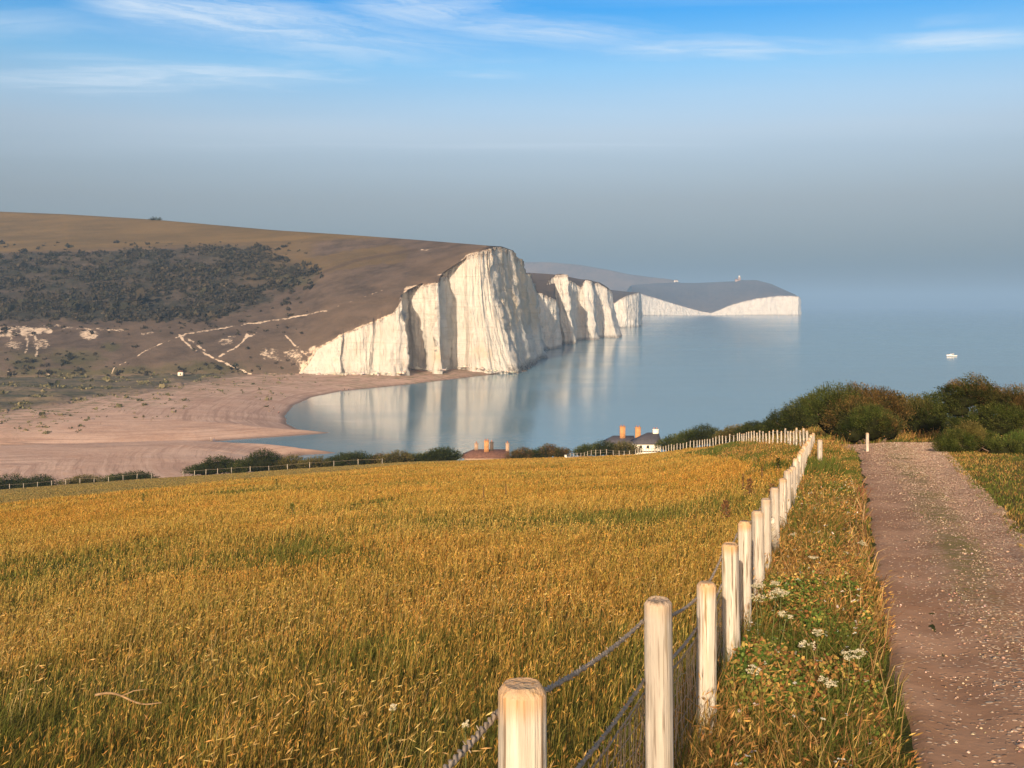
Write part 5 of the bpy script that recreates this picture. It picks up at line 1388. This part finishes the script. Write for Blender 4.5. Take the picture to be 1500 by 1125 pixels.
# ------------------------------------------------------------------ people on the beach
SKIN = plain('skin', (.50, .30, .21), .6, .05, 5); HAIR = plain('dark_hair', (.05, .035, .025), .6, .2, 20)
def skinned(name, J, E, Rd, mat, parent, root=0):
    me = bpy.data.meshes.new(name); me.from_pydata([tuple(j) for j in J], E, []); o = link(bpy.data.objects.new(name, me), parent); me.materials.append(mat)
    md = o.modifiers.new('skin', 'SKIN')
    for v, r_ in zip(me.skin_vertices[0].data, Rd): v.radius = (r_, r_)
    me.skin_vertices[0].data[root].use_root = True; md.use_smooth_shade = True
    sb = o.modifiers.new('sub', 'SUBSURF'); sb.levels = 1; sb.render_levels = 1
    return o
def person(px, py, lab, pose, top, legs, rz):
    Y = Yz(py, 2.6)
    x = (px - 750) / F * Y; z = beach_z(x, Y)
    root = empty('person', (x, Y, z), rz); tag(root, lab, 'person', 'people on the shingle beach')
    if pose == 'sit': hip, kn, an = .18, [(-.12, -.42, .46), (.12, -.40, .44)], [(-.12, -.62, .06), (.13, -.66, .06)]; dz = -.72
    else:
        k = .18 if pose == 'walk' else .03; hip = .92; kn = [(-.10, -k, .50), (.10, k * .8, .50)]; an = [(-.10, -k * 1.3, .07), (.11, k * 2.0, .09)]; dz = 0
    h = lambda a, b, c: (a, b, c + dz)
    toe = [(a[0], a[1] - .16, a[2] - .03) for a in an]
    hips = [(-.10, 0, hip - .02), (.10, 0, hip - .02)]
    J = [(0, 0, hip), h(0, .0, 1.14), h(0, .01, 1.38), h(0, 0, 1.50), h(0, -.02, 1.62), h(0, -.02, 1.70), h(-.19, 0, 1.40), h(-.25, -.02, 1.12), h(-.24, -.12, .90), h(-.235, -.15, .82), h(.19, 0, 1.40), h(.26, .02, 1.13), h(.26, -.08, .90), h(.255, -.11, .82),
         hips[0], kn[0], an[0], toe[0], hips[1], kn[1], an[1], toe[1]]
    E = [(0, 1), (1, 2), (2, 3), (3, 4), (4, 5), (2, 6), (6, 7), (7, 8), (8, 9), (2, 10), (10, 11), (11, 12), (12, 13), (0, 14), (14, 15), (15, 16), (16, 17), (0, 18), (18, 19), (19, 20), (20, 21)]
    Rd = [.13, .12, .13, .055, .095, .075, .06, .045, .035, .03, .06, .045, .035, .03, .09, .06, .045, .035, .09, .06, .045, .035]
    skinned('body', J, E, Rd, SKIN, root)
    skinned('shirt', [J[0], J[1], J[2], J[6], tuple(np.add(J[6], np.subtract(J[7], J[6]) * .8)), J[10], tuple(np.add(J[10], np.subtract(J[11], J[10]) * .8))], [(0, 1), (1, 2), (2, 3), (3, 4), (2, 5), (5, 6)], [.15, .14, .15, .075, .06, .075, .06], top, root)
    skinned('trousers', [J[0], J[14], J[15], J[16], J[18], J[19], J[20]], [(0, 1), (1, 2), (2, 3), (0, 4), (4, 5), (5, 6)], [.145, .10, .075, .06, .10, .075, .06], legs, root)
    skinned('hair', [h(0, .01, 1.66), h(0, .0, 1.735)], [(0, 1)], [.095, .08], HAIR, root)
def beach_z(x, y):
    d = dist_poly(np.array([[x, y]]), WATER, True)[0]
    return 4.3 * (1 - math.exp(-d / 22))
CL = {k: plain(k + '_cloth', c, .9, .15, 8) for k, c in dict(dark=(.04, .04, .05), red=(.35, .08, .05), white=(.75, .72, .68), blue=(.08, .12, .22), tan=(.35, .26, .17)).items()}
PE = [(505, 567, 'person in dark clothes standing between two others near the waterline', 'stand', 'dark', 'dark', .4), (499, 567.5, 'person in dark clothes sitting left of the standing one near the waterline', 'sit', 'dark', 'blue', 1.0), (511, 567, 'person in dark clothes sitting right of the standing one near the waterline', 'sit', 'blue', 'dark', -.6),
      (401, 596, 'person in dark clothes standing on the shingle where the bay curves', 'stand', 'dark', 'dark', .2), (394, 598.5, 'person sitting on the left of the pair where the bay curves', 'sit', 'dark', 'tan', .8), (408, 599, 'person in red top sitting where the bay curves', 'sit', 'red', 'dark', 2.0),
      (257.5, 645.5, 'person in red top walking near the river mouth', 'walk', 'red', 'tan', 1.2), (309, 637, 'person in white top walking in a pair above the spit', 'walk', 'white', 'tan', -1.3), (313.5, 637, 'person in dark top walking in a pair above the spit', 'walk', 'dark', 'blue', -1.3), (146, 652, 'person in white sitting at the foot of the near shingle bank', 'sit', 'white', 'tan', .5)]
for a in PE: person(a[0], a[1], a[2], a[3], CL[a[4]], CL[a[5]], a[6])
